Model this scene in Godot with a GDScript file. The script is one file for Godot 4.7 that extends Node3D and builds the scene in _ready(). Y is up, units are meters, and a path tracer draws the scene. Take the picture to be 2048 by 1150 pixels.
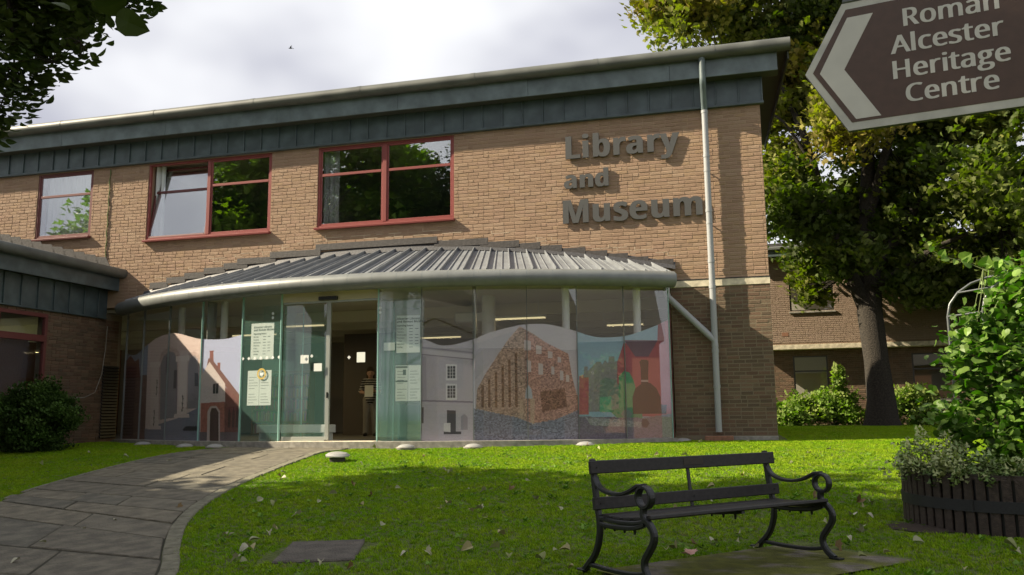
extends Node3D
# A brick library with a curved glass entrance bay, seen across its lawn. x runs along the main front, z out of it, metres.

var M := {}
var rng := RandomNumberGenerator.new()
var used := {}

# ------------------------------------------------------------------ naming
func numbered(n: String) -> String:
	if not used.has(n):
		used[n] = 0
		return n
	used[n] += 1
	return "%s_%03d" % [n, used[n]]

func meta(o: Node, label: String, category: String, group := "", kind := ""):
	if label: o.set_meta("label", label)
	if category: o.set_meta("category", category)
	if group: o.set_meta("group", group)
	if kind: o.set_meta("kind", kind)

func thing(n: String, label: String, category: String, at := Vector3.ZERO, turn := 0.0, group := "") -> Node3D:
	var o := Node3D.new()
	o.name = numbered(n)
	add_child(o, true)
	o.position = at
	o.rotation.y = turn
	meta(o, label, category, group)
	return o

func put(n: String, mesh: Mesh, m: Material, parent: Node = null, kind := "") -> MeshInstance3D:
	var o := MeshInstance3D.new()
	o.mesh = mesh
	o.material_override = m
	if parent == null:
		o.name = numbered(n)
		add_child(o, true)
	else:
		o.name = n
		parent.add_child(o, true)
	if kind: o.set_meta("kind", kind)
	return o

func many(n: String, mesh: Mesh, m: Material, xf: Array, cols: PackedColorArray, parent: Node = null) -> MultiMeshInstance3D:
	var mm := MultiMesh.new()
	mm.transform_format = MultiMesh.TRANSFORM_3D
	mm.use_colors = cols.size() > 0
	mm.mesh = mesh
	mm.instance_count = xf.size()
	for i in xf.size():
		mm.set_instance_transform(i, xf[i])
		if cols.size() > 0: mm.set_instance_color(i, cols[i])
	var o := MultiMeshInstance3D.new()
	o.multimesh = mm
	o.material_override = m
	if parent == null:
		o.name = numbered(n)
		add_child(o, true)
	else:
		o.name = n
		parent.add_child(o, true)
	o.set_meta("kind", "stuff")
	return o

# ------------------------------------------------------------------ mesh builder
class MB:
	var v := PackedVector3Array()
	var n := PackedVector3Array()
	var uv := PackedVector2Array()
	var c := PackedColorArray()
	var col := Color(1, 1, 1)
	func tri(a: Vector3, b: Vector3, d: Vector3):
		var nn := (b - a).cross(d - a).normalized()
		v.append_array([a, d, b])
		n.append_array([nn, nn, nn])
		uv.append_array([Vector2.ZERO, Vector2.ZERO, Vector2.ZERO])
		c.append_array([col, col, col])
	func quad(a: Vector3, b: Vector3, d: Vector3, e: Vector3):
		tri(a, b, d)
		tri(a, d, e)
	func quad_uv(a: Vector3, b: Vector3, d: Vector3, e: Vector3, ua: Vector2, ub: Vector2, ud: Vector2, ue: Vector2):
		var k := uv.size()
		quad(a, b, d, e)
		uv[k] = ua; uv[k + 1] = ud; uv[k + 2] = ub
		uv[k + 3] = ua; uv[k + 4] = ue; uv[k + 5] = ud
	func squad(p: Array, q: Array):   # smooth quad: four points, four normals
		for i in [0, 2, 1, 0, 3, 2]:
			v.append(p[i]); n.append(q[i]); uv.append(Vector2.ZERO); c.append(col)
	func box(at: Vector3, s: Vector3, b := Basis(), bev := 0.0):
		var h := s * 0.5
		bev = minf(bev, minf(h.x, minf(h.y, h.z)) * 0.6)
		var f := [Vector3.RIGHT, Vector3.UP, Vector3.BACK]
		if bev <= 0.0:
			for ax in 3:
				for sg in [-1.0, 1.0]:
					var w: Vector3 = f[ax] * sg
					var p: Vector3 = f[(ax + 1) % 3]
					var q: Vector3 = f[(ax + 2) % 3] * sg
					quad(at + b * ((w - p - q) * h), at + b * ((w + p - q) * h), at + b * ((w + p + q) * h), at + b * ((w - p + q) * h))
			return
		var i := h - Vector3.ONE * bev
		for ax in 3:
			for sg in [-1.0, 1.0]:
				var w: Vector3 = f[ax] * sg
				var p: Vector3 = f[(ax + 1) % 3]
				var q: Vector3 = f[(ax + 2) % 3] * sg
				var o := w * h
				quad(at + b * (o + (-p - q) * i), at + b * (o + (p - q) * i), at + b * (o + (p + q) * i), at + b * (o + (-p + q) * i))
		for ax in 3:
			var u: Vector3 = f[ax]
			var p: Vector3 = f[(ax + 1) % 3]
			var q: Vector3 = f[(ax + 2) % 3]
			for s1 in [-1.0, 1.0]:
				for s2 in [-1.0, 1.0]:
					var a1: Vector3 = p * s1 * h + q * s2 * i
					var a2: Vector3 = p * s1 * i + q * s2 * h
					var e: Vector3 = u * i
					if s1 * s2 > 0: quad(at + b * (a1 + e), at + b * (a1 - e), at + b * (a2 - e), at + b * (a2 + e))
					else: quad(at + b * (a1 - e), at + b * (a1 + e), at + b * (a2 + e), at + b * (a2 - e))
		for sx in [-1.0, 1.0]:
			for sy in [-1.0, 1.0]:
				for sz in [-1.0, 1.0]:
					var p0 := b * Vector3(h.x * sx, i.y * sy, i.z * sz)
					var p1 := b * Vector3(i.x * sx, h.y * sy, i.z * sz)
					var p2 := b * Vector3(i.x * sx, i.y * sy, h.z * sz)
					if sx * sy * sz > 0: tri(at + p0, at + p1, at + p2)
					else: tri(at + p0, at + p2, at + p1)
	func bar(a: Vector3, d: Vector3, w: float, t: float, up := Vector3.UP, bev := 0.0):   # a box from a to d, w across, t along «up»
		var z := (d - a).normalized()
		var x := up.cross(z).normalized()
		box((a + d) * 0.5, Vector3(w, t, a.distance_to(d)), Basis(x, z.cross(x), z), bev)
	func tube(p: Array, r: Array, sides := 8, caps := true):
		var rings := []
		var dirs := []
		var x := Vector3.ZERO
		for i in p.size():
			var t: Vector3 = (p[mini(i + 1, p.size() - 1)] - p[maxi(i - 1, 0)]).normalized()
			if x == Vector3.ZERO:
				x = t.cross(Vector3.UP if absf(t.y) < 0.9 else Vector3.RIGHT).normalized()
			x = (x - t * x.dot(t)).normalized()
			var y := t.cross(x)
			var ring := []
			var dr := []
			for k in sides:
				var a := TAU * k / sides
				var w := x * cos(a) + y * sin(a)
				dr.append(w)
				ring.append(p[i] + w * r[i])
			rings.append(ring)
			dirs.append(dr)
		for i in p.size() - 1:
			for k in sides:
				var m := (k + 1) % sides
				squad([rings[i][k], rings[i][m], rings[i + 1][m], rings[i + 1][k]], [dirs[i][k], dirs[i][m], dirs[i + 1][m], dirs[i + 1][k]])
		if caps:
			for k in range(1, sides - 1):
				tri(rings[0][0], rings[0][k + 1], rings[0][k])
				var e: Array = rings[-1]
				tri(e[0], e[k], e[k + 1])
	func lathe(at: Vector3, prof: Array, sides := 24):   # prof: [radius, height] pairs from the bottom up
		for i in prof.size() - 1:
			for k in sides:
				var a := TAU * k / sides
				var b := TAU * (k + 1) / sides
				var da := Vector3(cos(a), 0, sin(a))
				var db := Vector3(cos(b), 0, sin(b))
				var p: Array = prof[i]
				var q: Array = prof[i + 1]
				var nr := Vector2(q[1] - p[1], p[0] - q[0]).normalized()
				squad([at + db * p[0] + Vector3.UP * p[1], at + da * p[0] + Vector3.UP * p[1], at + da * q[0] + Vector3.UP * q[1], at + db * q[0] + Vector3.UP * q[1]],
					[db * nr.x + Vector3.UP * nr.y, da * nr.x + Vector3.UP * nr.y, da * nr.x + Vector3.UP * nr.y, db * nr.x + Vector3.UP * nr.y])
	func prism(poly: Array, xf: Transform3D, d: float):   # flat outline in xy, pushed from z = 0 to z = d
		var pts := PackedVector2Array(poly)
		if Geometry2D.is_polygon_clockwise(pts): pts.reverse()
		var ix := Geometry2D.triangulate_polygon(pts)
		for k in range(0, ix.size(), 3):
			var a := pts[ix[k]]; var b := pts[ix[k + 1]]; var e := pts[ix[k + 2]]
			if (b - a).cross(e - a) < 0:
				var s := b; b = e; e = s
			tri(xf * Vector3(a.x, a.y, d), xf * Vector3(b.x, b.y, d), xf * Vector3(e.x, e.y, d))
			tri(xf * Vector3(a.x, a.y, 0), xf * Vector3(e.x, e.y, 0), xf * Vector3(b.x, b.y, 0))
		for k in pts.size():
			var a := pts[k]; var b := pts[(k + 1) % pts.size()]
			quad(xf * Vector3(a.x, a.y, 0), xf * Vector3(b.x, b.y, 0), xf * Vector3(b.x, b.y, d), xf * Vector3(a.x, a.y, d))
	func ribbon(pts: Array, w: Array, t: float, across := Vector3.RIGHT):   # a strap of width w along «across» and thickness t following pts
		for i in pts.size() - 1:
			var d0: Vector3 = (pts[mini(i + 1, pts.size() - 1)] - pts[maxi(i - 1, 0)]).normalized()
			var d1: Vector3 = (pts[mini(i + 2, pts.size() - 1)] - pts[i]).normalized()
			var n0 := across.cross(d0).normalized()
			var n1 := across.cross(d1).normalized()
			var a0: Vector3 = across * w[mini(i, w.size() - 1)] * 0.5
			var a1: Vector3 = across * w[mini(i + 1, w.size() - 1)] * 0.5
			var p: Vector3 = pts[i]
			var q: Vector3 = pts[i + 1]
			var h0 := n0 * t * 0.5
			var h1 := n1 * t * 0.5
			# eight-sided section: flat faces with rounded arrises
			var c := 0.55
			var s0 := [-a0 + h0 * c, -a0 * 0.7 + h0, a0 * 0.7 + h0, a0 + h0 * c, a0 - h0 * c, a0 * 0.7 - h0, -a0 * 0.7 - h0, -a0 - h0 * c]
			var s1 := [-a1 + h1 * c, -a1 * 0.7 + h1, a1 * 0.7 + h1, a1 + h1 * c, a1 - h1 * c, a1 * 0.7 - h1, -a1 * 0.7 - h1, -a1 - h1 * c]
			for k in 8:
				var m := (k + 1) % 8
				quad(p + s0[k], p + s0[m], q + s1[m], q + s1[k])
			if i == 0: for k in range(1, 7): tri(p + s0[0], p + s0[k + 1], p + s0[k])
			if i == pts.size() - 2: for k in range(1, 7): tri(q + s1[0], q + s1[k], q + s1[k + 1])
	func done() -> ArrayMesh:
		var a := []
		a.resize(Mesh.ARRAY_MAX)
		a[Mesh.ARRAY_VERTEX] = v
		a[Mesh.ARRAY_NORMAL] = n
		a[Mesh.ARRAY_TEX_UV] = uv
		a[Mesh.ARRAY_COLOR] = c
		var m := ArrayMesh.new()
		m.add_surface_from_arrays(Mesh.PRIMITIVE_TRIANGLES, a)
		return m

func bx(at: Vector3, s: Vector3, bev := 0.0) -> ArrayMesh:
	var b := MB.new()
	b.box(at, s, Basis(), bev)
	return b.done()

func span(x0: float, x1: float, y0: float, y1: float, z0: float, z1: float, bev := 0.0) -> ArrayMesh:
	return bx(Vector3(x0 + x1, y0 + y1, z0 + z1) * 0.5, Vector3(x1 - x0, y1 - y0, z1 - z0).abs(), bev)

func add_span(b: MB, x0: float, x1: float, y0: float, y1: float, z0: float, z1: float, bev := 0.0):
	b.box(Vector3(x0 + x1, y0 + y1, z0 + z1) * 0.5, Vector3(x1 - x0, y1 - y0, z1 - z0).abs(), Basis(), bev)

# ------------------------------------------------------------------ materials
func noise_tex(freq: float, lo: float, hi: float, seed_ := 1, size := 512, oct := 4, normal := 0.0, kind := FastNoiseLite.TYPE_SIMPLEX_SMOOTH) -> NoiseTexture2D:
	var t := NoiseTexture2D.new()
	var f := FastNoiseLite.new()
	f.noise_type = kind
	f.frequency = freq
	f.seed = seed_
	f.fractal_octaves = oct
	t.width = size
	t.height = size
	t.seamless = true
	t.noise = f
	if normal > 0.0:
		t.as_normal_map = true
		t.bump_strength = normal
	else:
		var g := Gradient.new()
		g.set_color(0, Color(lo, lo, lo).linear_to_srgb())
		g.set_color(1, Color(hi, hi, hi).linear_to_srgb())
		g.set_offset(0, 0.2)
		g.set_offset(1, 0.8)
		t.color_ramp = g
	return t

func mat(n: String, c: Color, rough := 0.8, metal := 0.0, tex: Texture2D = null, scale := 1.0, nrm: Texture2D = null, ns := 1.0, own := false) -> StandardMaterial3D:
	var m := StandardMaterial3D.new()
	m.resource_name = n
	m.albedo_color = c.linear_to_srgb()
	m.roughness = rough
	m.metallic = metal
	if tex or nrm:
		m.uv1_triplanar = true
		m.uv1_world_triplanar = not own
		m.uv1_scale = Vector3.ONE * scale
		m.uv1_triplanar_sharpness = 4.0
	if tex: m.albedo_texture = tex
	if nrm:
		m.normal_enabled = true
		m.normal_texture = nrm
		m.normal_scale = ns
	M[n] = m
	return m

func glass(n: String, c: Color, a: float) -> StandardMaterial3D:
	var m := StandardMaterial3D.new()
	m.resource_name = n
	m.transparency = BaseMaterial3D.TRANSPARENCY_ALPHA
	m.albedo_color = Color(c.linear_to_srgb(), a)
	m.roughness = 0.0
	m.metallic_specular = 0.5
	M[n] = m
	return m

func leafmat(n: String, back: Color, rough := 0.5) -> StandardMaterial3D:
	var m := mat(n, Color(1, 1, 1), rough)
	m.vertex_color_use_as_albedo = true
	m.backlight_enabled = true
	m.backlight = back
	m.cull_mode = BaseMaterial3D.CULL_DISABLED
	return m

func materials():
	var grain := noise_tex(0.05, 0.72, 1.0, 3)
	var fine := noise_tex(0.12, 0.8, 1.0, 5)
	var blotch := noise_tex(0.012, 0.62, 1.0, 8, 512, 5)
	var rough_n := noise_tex(0.09, 0, 1, 4, 512, 4, 5.0)
	var soft_n := noise_tex(0.03, 0, 1, 6, 512, 4, 3.0)
	var bricks := [Color(0.395, 0.258, 0.165), Color(0.375, 0.235, 0.15), Color(0.415, 0.28, 0.182), Color(0.35, 0.222, 0.142), Color(0.40, 0.262, 0.15), Color(0.44, 0.305, 0.205), Color(0.315, 0.20, 0.125), Color(0.41, 0.258, 0.178)]
	for i in 8: bricks[i] = bricks[i].lerp(Color(0.37, 0.255, 0.172), 0.45)
	for i in 8: mat("tan brick %d" % i, bricks[i], 0.9, 0, grain, 2.2, rough_n, 0.9)
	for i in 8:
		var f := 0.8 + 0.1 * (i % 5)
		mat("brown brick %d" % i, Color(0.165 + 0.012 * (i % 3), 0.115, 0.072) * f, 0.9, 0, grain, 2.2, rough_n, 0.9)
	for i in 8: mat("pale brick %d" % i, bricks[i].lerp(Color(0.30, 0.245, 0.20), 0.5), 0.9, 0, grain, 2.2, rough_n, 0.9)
	var bm := mat("brick copies", Color(1, 1, 1), 0.9, 0, grain, 2.2, rough_n, 0.9)
	bm.vertex_color_use_as_albedo = true
	var mo := mat("mortar", Color(1, 1, 1), 0.95, 0, fine, 3.0, rough_n, 0.6)
	mo.vertex_color_use_as_albedo = true
	mat("grey mortar", Color(0.30, 0.24, 0.17), 0.95, 0, fine, 3.0)
	mat("cladding", Color(0.078, 0.110, 0.118), 0.42, 0.0, blotch, 0.35, soft_n, 0.10)
	mat("fascia", Color(0.14, 0.182, 0.188), 0.45, 0.0, blotch, 0.3)
	mat("soffit", Color(0.05, 0.055, 0.042), 0.7)
	mat("gutter metal", Color(0.20, 0.212, 0.205), 0.42, 0.1, noise_tex(0.008, 0.82, 1.0, 16), 0.6)
	mat("old gutter", Color(0.115, 0.122, 0.108), 0.5, 0.0, noise_tex(0.006, 0.6, 1.0, 15, 512, 5), 0.35)
	mat("roof metal", Color(0.22, 0.235, 0.25), 0.45, 0.05, noise_tex(0.008, 0.8, 1.0, 17), 0.5)
	mat("lead", Color(0.085, 0.085, 0.09), 0.55, 0.3, noise_tex(0.03, 0.5, 1.0, 11, 512, 5), 1.6, soft_n, 0.3)
	mat("lead step", Color(0.058, 0.052, 0.05), 0.65, 0.0, noise_tex(0.02, 0.6, 1.0, 12, 512, 5), 1.2, soft_n, 0.4)
	mat("door header", Color(0.60, 0.54, 0.37), 0.7, 0, fine, 1.0)
	mat("pipe", Color(0.36, 0.375, 0.385), 0.4, 0.0, fine, 1.0)
	mat("dark pipe", Color(0.17, 0.19, 0.19), 0.4)
	mat("letter", Color(0.072, 0.073, 0.07), 0.5)
	mat("band", Color(0.76, 0.68, 0.50), 0.85, 0, blotch, 0.8)
	mat("concrete", Color(0.36, 0.34, 0.29), 0.9, 0, blotch, 0.9, rough_n, 0.5)
	mat("red frame", Color(0.25, 0.052, 0.045), 0.5, 0, fine, 1.0)
	mat("sash brown", Color(0.15, 0.04, 0.036), 0.5, 0, fine, 1.0)
	mat("dark frame", Color(0.05, 0.045, 0.04), 0.5)
	mat("white frame", Color(0.62, 0.62, 0.58), 0.5)
	mat("aluminium", Color(0.36, 0.38, 0.35), 0.4, 0.3, fine, 1.0)
	mat("silver", Color(0.62, 0.63, 0.62), 0.35, 0.4)
	glass("window glass", Color(0.03, 0.06, 0.05), 0.01)
	glass("bay glass", Color(0.05, 0.12, 0.10), 0.008)
	for q in [["window coating", 0.28], ["bay coating", 0.05]]:   # the thin reflecting metal film on the panes
		var w := Image.create(4, 4, false, Image.FORMAT_RGBA8)
		w.fill(Color.WHITE)
		var cm := mat(q[0], Color(0.92, 0.95, 0.94), 0.0, 1.0)
		cm.albedo_texture = ImageTexture.create_from_image(w)
		cm.albedo_color.a = q[1]
		cm.transparency = BaseMaterial3D.TRANSPARENCY_ALPHA
	glass("green glass", Color(0.22, 0.46, 0.40), 0.09)
	mat("glass edge", Color(0.30, 0.52, 0.46), 0.2)
	mat("room wall", Color(0.42, 0.40, 0.34), 0.9)
	mat("room dark", Color(0.34, 0.32, 0.27), 0.9)
	mat("room ceiling", Color(0.62, 0.60, 0.48), 0.9)
	mat("room floor", Color(0.13, 0.13, 0.135), 0.9)
	mat("white paint", Color(0.72, 0.74, 0.72), 0.5)
	mat("curtain", Color(0.66, 0.70, 0.70), 0.9)
	mat("paper", Color(0.75, 0.78, 0.74), 0.7)
	mat("bench wood", Color(0.026, 0.023, 0.021), 0.55, 0, noise_tex(0.03, 0.35, 1.0, 21), 1.5, soft_n, 0.25)
	mat("bench iron", Color(0.012, 0.014, 0.014), 0.38, 0.0, fine, 2.0, rough_n, 0.2)
	mat("brass", Color(0.035, 0.028, 0.02), 0.5, 0.3)
	mat("stave", Color(0.068, 0.049, 0.036), 0.75, 0, noise_tex(0.03, 0.5, 1.0, 22), 1.2, rough_n, 0.5)
	mat("hoop", Color(0.022, 0.023, 0.024), 0.6, 0.0, grain, 1.5, rough_n, 0.3)
	mat("soil", Color(0.045, 0.03, 0.02), 0.95, 0, grain, 2.0, rough_n, 1.0)
	for i in 4: mat("flagstone %d" % i, [Color(0.175, 0.156, 0.112), Color(0.15, 0.138, 0.102), Color(0.195, 0.172, 0.12), Color(0.165, 0.147, 0.106)][i], 0.85, 0, noise_tex(0.008 + 0.002 * i, 0.55, 1.0, 30 + i, 512, 6), 0.6, rough_n, 0.6)
	mat("kerb", Color(0.20, 0.19, 0.13), 0.9, 0, blotch, 1.2, rough_n, 0.7)
	mat("path bed", Color(0.04, 0.038, 0.022), 0.95, 0, grain, 2.0, rough_n, 0.8)
	mat("slab", Color(0.12, 0.105, 0.085), 0.9, 0, blotch, 0.8, rough_n, 0.8)
	var ms := mat("mossy slab", Color(0.19, 0.165, 0.135), 0.92, 0, blotch, 0.9, rough_n, 0.9)
	ms.vertex_color_use_as_albedo = true
	mat("earth", Color(0.10, 0.135, 0.02), 0.95, 0, noise_tex(0.02, 0.6, 1.0, 40, 512, 5), 0.5, rough_n, 1.0)
	leafmat("grass blade", Color(0.5, 0.7, 0.04), 0.8).metallic_specular = 0.12
	leafmat("tree leaf", Color(0.85, 1.0, 0.22), 0.55).metallic_specular = 0.3
	leafmat("dark leaf", Color(0.30, 0.42, 0.1), 0.6).metallic_specular = 0.25
	leafmat("vine leaf", Color(0.6, 0.85, 0.2), 0.5)
	leafmat("ivy leaf", Color(0.3, 0.4, 0.15), 0.5)
	leafmat("fallen", Color(0.2, 0.2, 0.1), 0.75)
	mat("bark", Color(0.052, 0.043, 0.032), 0.95, 0, noise_tex(0.03, 0.4, 1.0, 50, 512, 5), 0.8, noise_tex(0.05, 0, 1, 51, 512, 4, 9.0), 1.0)
	mat("stem", Color(0.10, 0.13, 0.04), 0.8)
	mat("arch metal", Color(0.13, 0.14, 0.14), 0.4, 0.4)
	mat("sign brown", Color(0.085, 0.048, 0.034), 0.45, 0, noise_tex(0.02, 0.85, 1.0, 60), 2.0)
	mat("sign white", Color(0.58, 0.57, 0.54), 0.45, 0, noise_tex(0.008, 0.92, 1.0, 61), 2.0)
	mat("sign border", Color(0.52, 0.52, 0.49), 0.5, 0, noise_tex(0.012, 0.82, 1.0, 62), 1.5)
	mat("sign back", Color(0.10, 0.11, 0.11), 0.5, 0.3)
	mat("dome", Color(0.35, 0.35, 0.33), 0.45, 0, noise_tex(0.03, 0.75, 1.0, 63), 4.0)
	mat("black", Color(0.012, 0.012, 0.012), 0.5)
	mat("slate", Color(0.10, 0.10, 0.105), 0.7, 0, blotch, 1.0)
	mat("far brick", Color(0.30, 0.15, 0.09), 0.9, 0, grain, 0.6)
	mat("render", Color(0.55, 0.52, 0.46), 0.9, 0, blotch, 0.4)
	var tubes := mat("light tube", Color(0.9, 0.85, 0.6), 0.4)
	tubes.emission_enabled = true
	tubes.emission = Color(1.0, 0.93, 0.72)
	tubes.emission_energy_multiplier = 0.3

# ------------------------------------------------------------------ the lie of the land
func ground(x: float, z: float) -> float:
	var t := z - 1.5
	var sp := log(1.0 + exp(-absf(t) / 0.5)) * 0.5 + maxf(t, 0.0)
	var y := 0.04 - 0.077 * sp
	var d := Vector2(x + 0.85, z - 9.5).length() / 1.5
	y = lerpf(y, -0.59, exp(-pow(d, 4.0)))
	d = Vector2(x - 1.85, z - 7.5).length() / 1.3
	y = lerpf(y, -0.5, exp(-pow(d, 4.0)))
	return maxf(y, -1.9)

func on_ground(x: float, z: float, up := 0.0) -> Vector3:
	return Vector3(x, ground(x, z) + up, z)

# ------------------------------------------------------------------ the bay's plan: a circle; its drawing is 3 per cent larger than built
const BAY := Vector3(-7.78, 0.018, -9.44)
const SCALE := 0.97
const WALL := 9.732   # from the centre to the main wall, as drawn
const JOINTS := [-35.5, -30.0, -24.0, -18.1, -12.2, -7.35, 3.08, 7.3, 12.15, 17.15, 21.85, 26.4, 31.0]

func arc(deg: float, r: float, y: float) -> Vector3:
	var a := deg_to_rad(deg)
	return BAY + Vector3(sin(a) * r, y, cos(a) * r) * SCALE

func chord(deg: float, y: float, off := 0.0) -> Vector3:   # on the flat pane that spans this bearing
	for k in JOINTS.size() - 1:
		if deg <= JOINTS[k + 1] or k == JOINTS.size() - 2:
			var a := arc(JOINTS[k], 11.78, y)
			var b := arc(JOINTS[k + 1], 11.78, y)
			var along := (b - a).normalized()
			var out := Vector3.UP.cross(along)
			out = -out if out.z < 0 else out
			var d := Vector3(sin(deg_to_rad(deg)), 0, cos(deg_to_rad(deg)))
			# where the ray from the centre meets the chord line
			var f := BAY + Vector3.UP * y * SCALE
			return f + d * ((a - f).dot(out) / d.dot(out)) + out * off
	return Vector3.ZERO

func chord_basis(deg: float) -> Basis:
	for k in JOINTS.size() - 1:
		if deg <= JOINTS[k + 1] or k == JOINTS.size() - 2:
			var along := (arc(JOINTS[k + 1], 11.78, 0) - arc(JOINTS[k], 11.78, 0)).normalized()
			return Basis(along, Vector3.UP, along.cross(Vector3.UP))
	return Basis()

# ------------------------------------------------------------------ brickwork
var unit_brick: ArrayMesh

func make_unit_brick():
	var b := MB.new()   # 1 x 1 x 1, the front at z = 0 with worn arrises, the back at z = -1
	var e := 0.035
	var f := 0.11
	var p := [Vector3(-0.5 + e * 0.6, -0.5 + f, 0), Vector3(0.5 - e * 0.6, -0.5 + f, 0), Vector3(0.5 - e * 0.6, 0.5 - f, 0), Vector3(-0.5 + e * 0.6, 0.5 - f, 0)]
	var q := [Vector3(-0.5, -0.5, -0.3), Vector3(0.5, -0.5, -0.3), Vector3(0.5, 0.5, -0.3), Vector3(-0.5, 0.5, -0.3)]
	b.quad(p[0], p[1], p[2], p[3])
	for i in 4:
		var j := (i + 1) % 4
		b.quad(q[i], q[j], p[j], p[i])
		b.quad(q[i] + Vector3(0, 0, -0.7), q[j] + Vector3(0, 0, -0.7), q[j], q[i])
	unit_brick = b.done()

# fills a wall face with bricks: «open» says which x-intervals of a course are free of brick; out = [transform, tone] pairs
func lay_bricks(x0: float, x1: float, y0: float, y1: float, skip: Callable, out: Array, xf := Transform3D.IDENTITY):
	var rows := int(floor((y1 - y0) / 0.075))
	for r in rows:
		var y := y1 - 0.0375 - r * 0.075
		var x := x0 - (0.1125 if r % 2 else 0.0) - rng.randf() * 0.02
		while x < x1:
			var l := 0.225
			if rng.randf() < 0.14: l = 0.1125
			var a := maxf(x, x0)
			var b := minf(x + l, x1)
			x += l
			if b - a < 0.035: continue
			var cut: Array = skip.call(a, b, y)
			if cut.is_empty(): continue
			a = cut[0]
			b = cut[1]
			if b - a < 0.03: continue
			var s := Vector3(b - a - 0.009, 0.0655 + rng.randf_range(-0.002, 0.002), 0.022)
			var t := Transform3D(Basis(Vector3.BACK, rng.randf_range(-0.006, 0.006)) * Basis.from_scale(s), Vector3((a + b) * 0.5, y + rng.randf_range(-0.0015, 0.0015), rng.randf_range(-0.0015, 0.0035)))
			out.append([xf * t, rng.randi() % 8])

func whole(a: float, b: float, _y: float) -> Array:
	return [a, b]

# the nearest 300 as parts of their own, the rest as one mass
func set_bricks(list: Array, parent: Node, tones: String, singles: int):
	var eye := Vector3(-0.69, 0.59, 16.74)
	for e in list: e.append(e[0].origin.distance_squared_to(eye))
	list.sort_custom(func(p, q): return p[2] < q[2])
	for i in mini(singles, list.size()):
		var o := put("brick", unit_brick, M["%s brick %d" % [tones, list[i][1]]], parent)
		o.transform = list[i][0]
	var xf := []
	var cs := PackedColorArray()
	for i in range(singles, list.size()):
		xf.append(list[i][0])
		cs.append(M["%s brick %d" % [tones, list[i][1]]].albedo_color.srgb_to_linear())
	if xf.size(): many("brickwork", unit_brick, M["brick copies"], xf, cs, parent)

const HOLES := [[-17.12, -15.51, 4.90, 6.53], [-13.95, -10.69, 4.69, 6.53], [-9.53, -6.33, 4.69, 6.53]]

func roof_line(x: float) -> float:   # where the bay's roof meets the main wall
	return BAY.y + SCALE * (3.27 + 0.395 * (12.0 - Vector2(x - BAY.x, BAY.z).length() / SCALE))

func upper_skip(a: float, b: float, y: float) -> Array:
	for h in HOLES:
		if y > h[2] and y < h[3] and b > h[0] and a < h[1]:
			if a < h[0]: b = h[0]
			elif b > h[1]: a = h[1]
			else: return []
	var m := (a + b) * 0.5
	if m > -14.4 and m < -1.95 and y < roof_line(m) - 0.05: return []
	if m < -14.6 and y < 3.7: return []
	return [a, b]

# ------------------------------------------------------------------ windows
func window(parent: Node, x0: float, x1: float, y0: float, y1: float, kind: String):
	var w := Node3D.new()
	w.name = "window"
	parent.add_child(w, true)
	var red: Material = M["red frame"] if kind != "left" else M["sash brown"]
	var b := MB.new()
	var zf := -0.015
	var zb := -0.085
	var e := 0.05
	add_span(b, x0, x0 + e, y0, y1, zb, zf, 0.006)
	add_span(b, x1 - e, x1, y0, y1, zb, zf, 0.006)
	add_span(b, x0 + e, x1 - e, y1 - e, y1, zb, zf - 0.001, 0.006)
	add_span(b, x0 + e, x1 - e, y0, y0 + e, zb, zf - 0.001, 0.006)
	var bays := []
	if kind == "left": bays.append([x0 + e, x1 - e])
	else:
		var xm := (x0 + x1) * 0.5
		add_span(b, xm - 0.045, xm + 0.045, y0 + e, y1 - e, zb - 0.002, zf + 0.004, 0.006)
		bays.append([x0 + e, xm - 0.045])
		bays.append([xm + 0.045, x1 - e])
	put("frame", b.done(), red, w)
	var s := MB.new()
	s.box(Vector3((x0 + x1) * 0.5, y0 - 0.025, 0.0), Vector3(x1 - x0 + 0.06, 0.05, 0.20), Basis(Vector3.RIGHT, 0.12), 0.008)
	put("sill", s.done(), red, w)
	for k in bays.size():
		var a: float = bays[k][0]
		var c: float = bays[k][1]
		var yt := y1 - e - (y1 - y0) * 0.32
		var tilt := kind == "open" and k == 0
		var sash := Node3D.new() if false else MeshInstance3D.new()
		var f := MB.new()
		var q := 0.04
		var lo := y0 + e
		var hi := y1 - e
		var d := Vector3(0, lo, -0.05)     # local origin at the sash's foot
		add_span(f, a, a + q, 0, hi - lo, -0.025, 0.022, 0.005)
		add_span(f, c - q, c, 0, hi - lo, -0.025, 0.022, 0.005)
		add_span(f, a + q, c - q, hi - lo - q, hi - lo, -0.025, 0.021, 0.005)
		add_span(f, a + q, c - q, 0, q, -0.025, 0.021, 0.005)
		add_span(f, a + q, c - q, yt - lo - 0.03, yt - lo + 0.03, -0.026, 0.023, 0.005)
		sash.mesh = f.done()
		sash.material_override = M["sash brown"] if tilt else red
		sash.name = "opening_sash" if tilt else "sash"
		w.add_child(sash, true)
		sash.position = d + (Vector3(0, 0, 0.01) if tilt else Vector3.ZERO)
		if tilt: sash.rotation.x = -0.16
		for g in [[lo + q, yt - 0.03], [yt + 0.03, hi - q]]:
			var pane := MB.new()
			for zz in [-0.008, 0.008]:
				add_span(pane, a + q, c - q, g[0] - lo, g[1] - lo, zz - 0.003, zz + 0.003)
			var po := put("pane", pane.done(), M["window glass"], w)
			po.transform = sash.transform
			var co := put("pane_coating", span(a + q + 0.001, c - q - 0.001, g[0] - lo + 0.001, g[1] - lo - 0.001, 0.0, 0.0004), M["window coating"], w)
			co.transform = sash.transform

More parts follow.
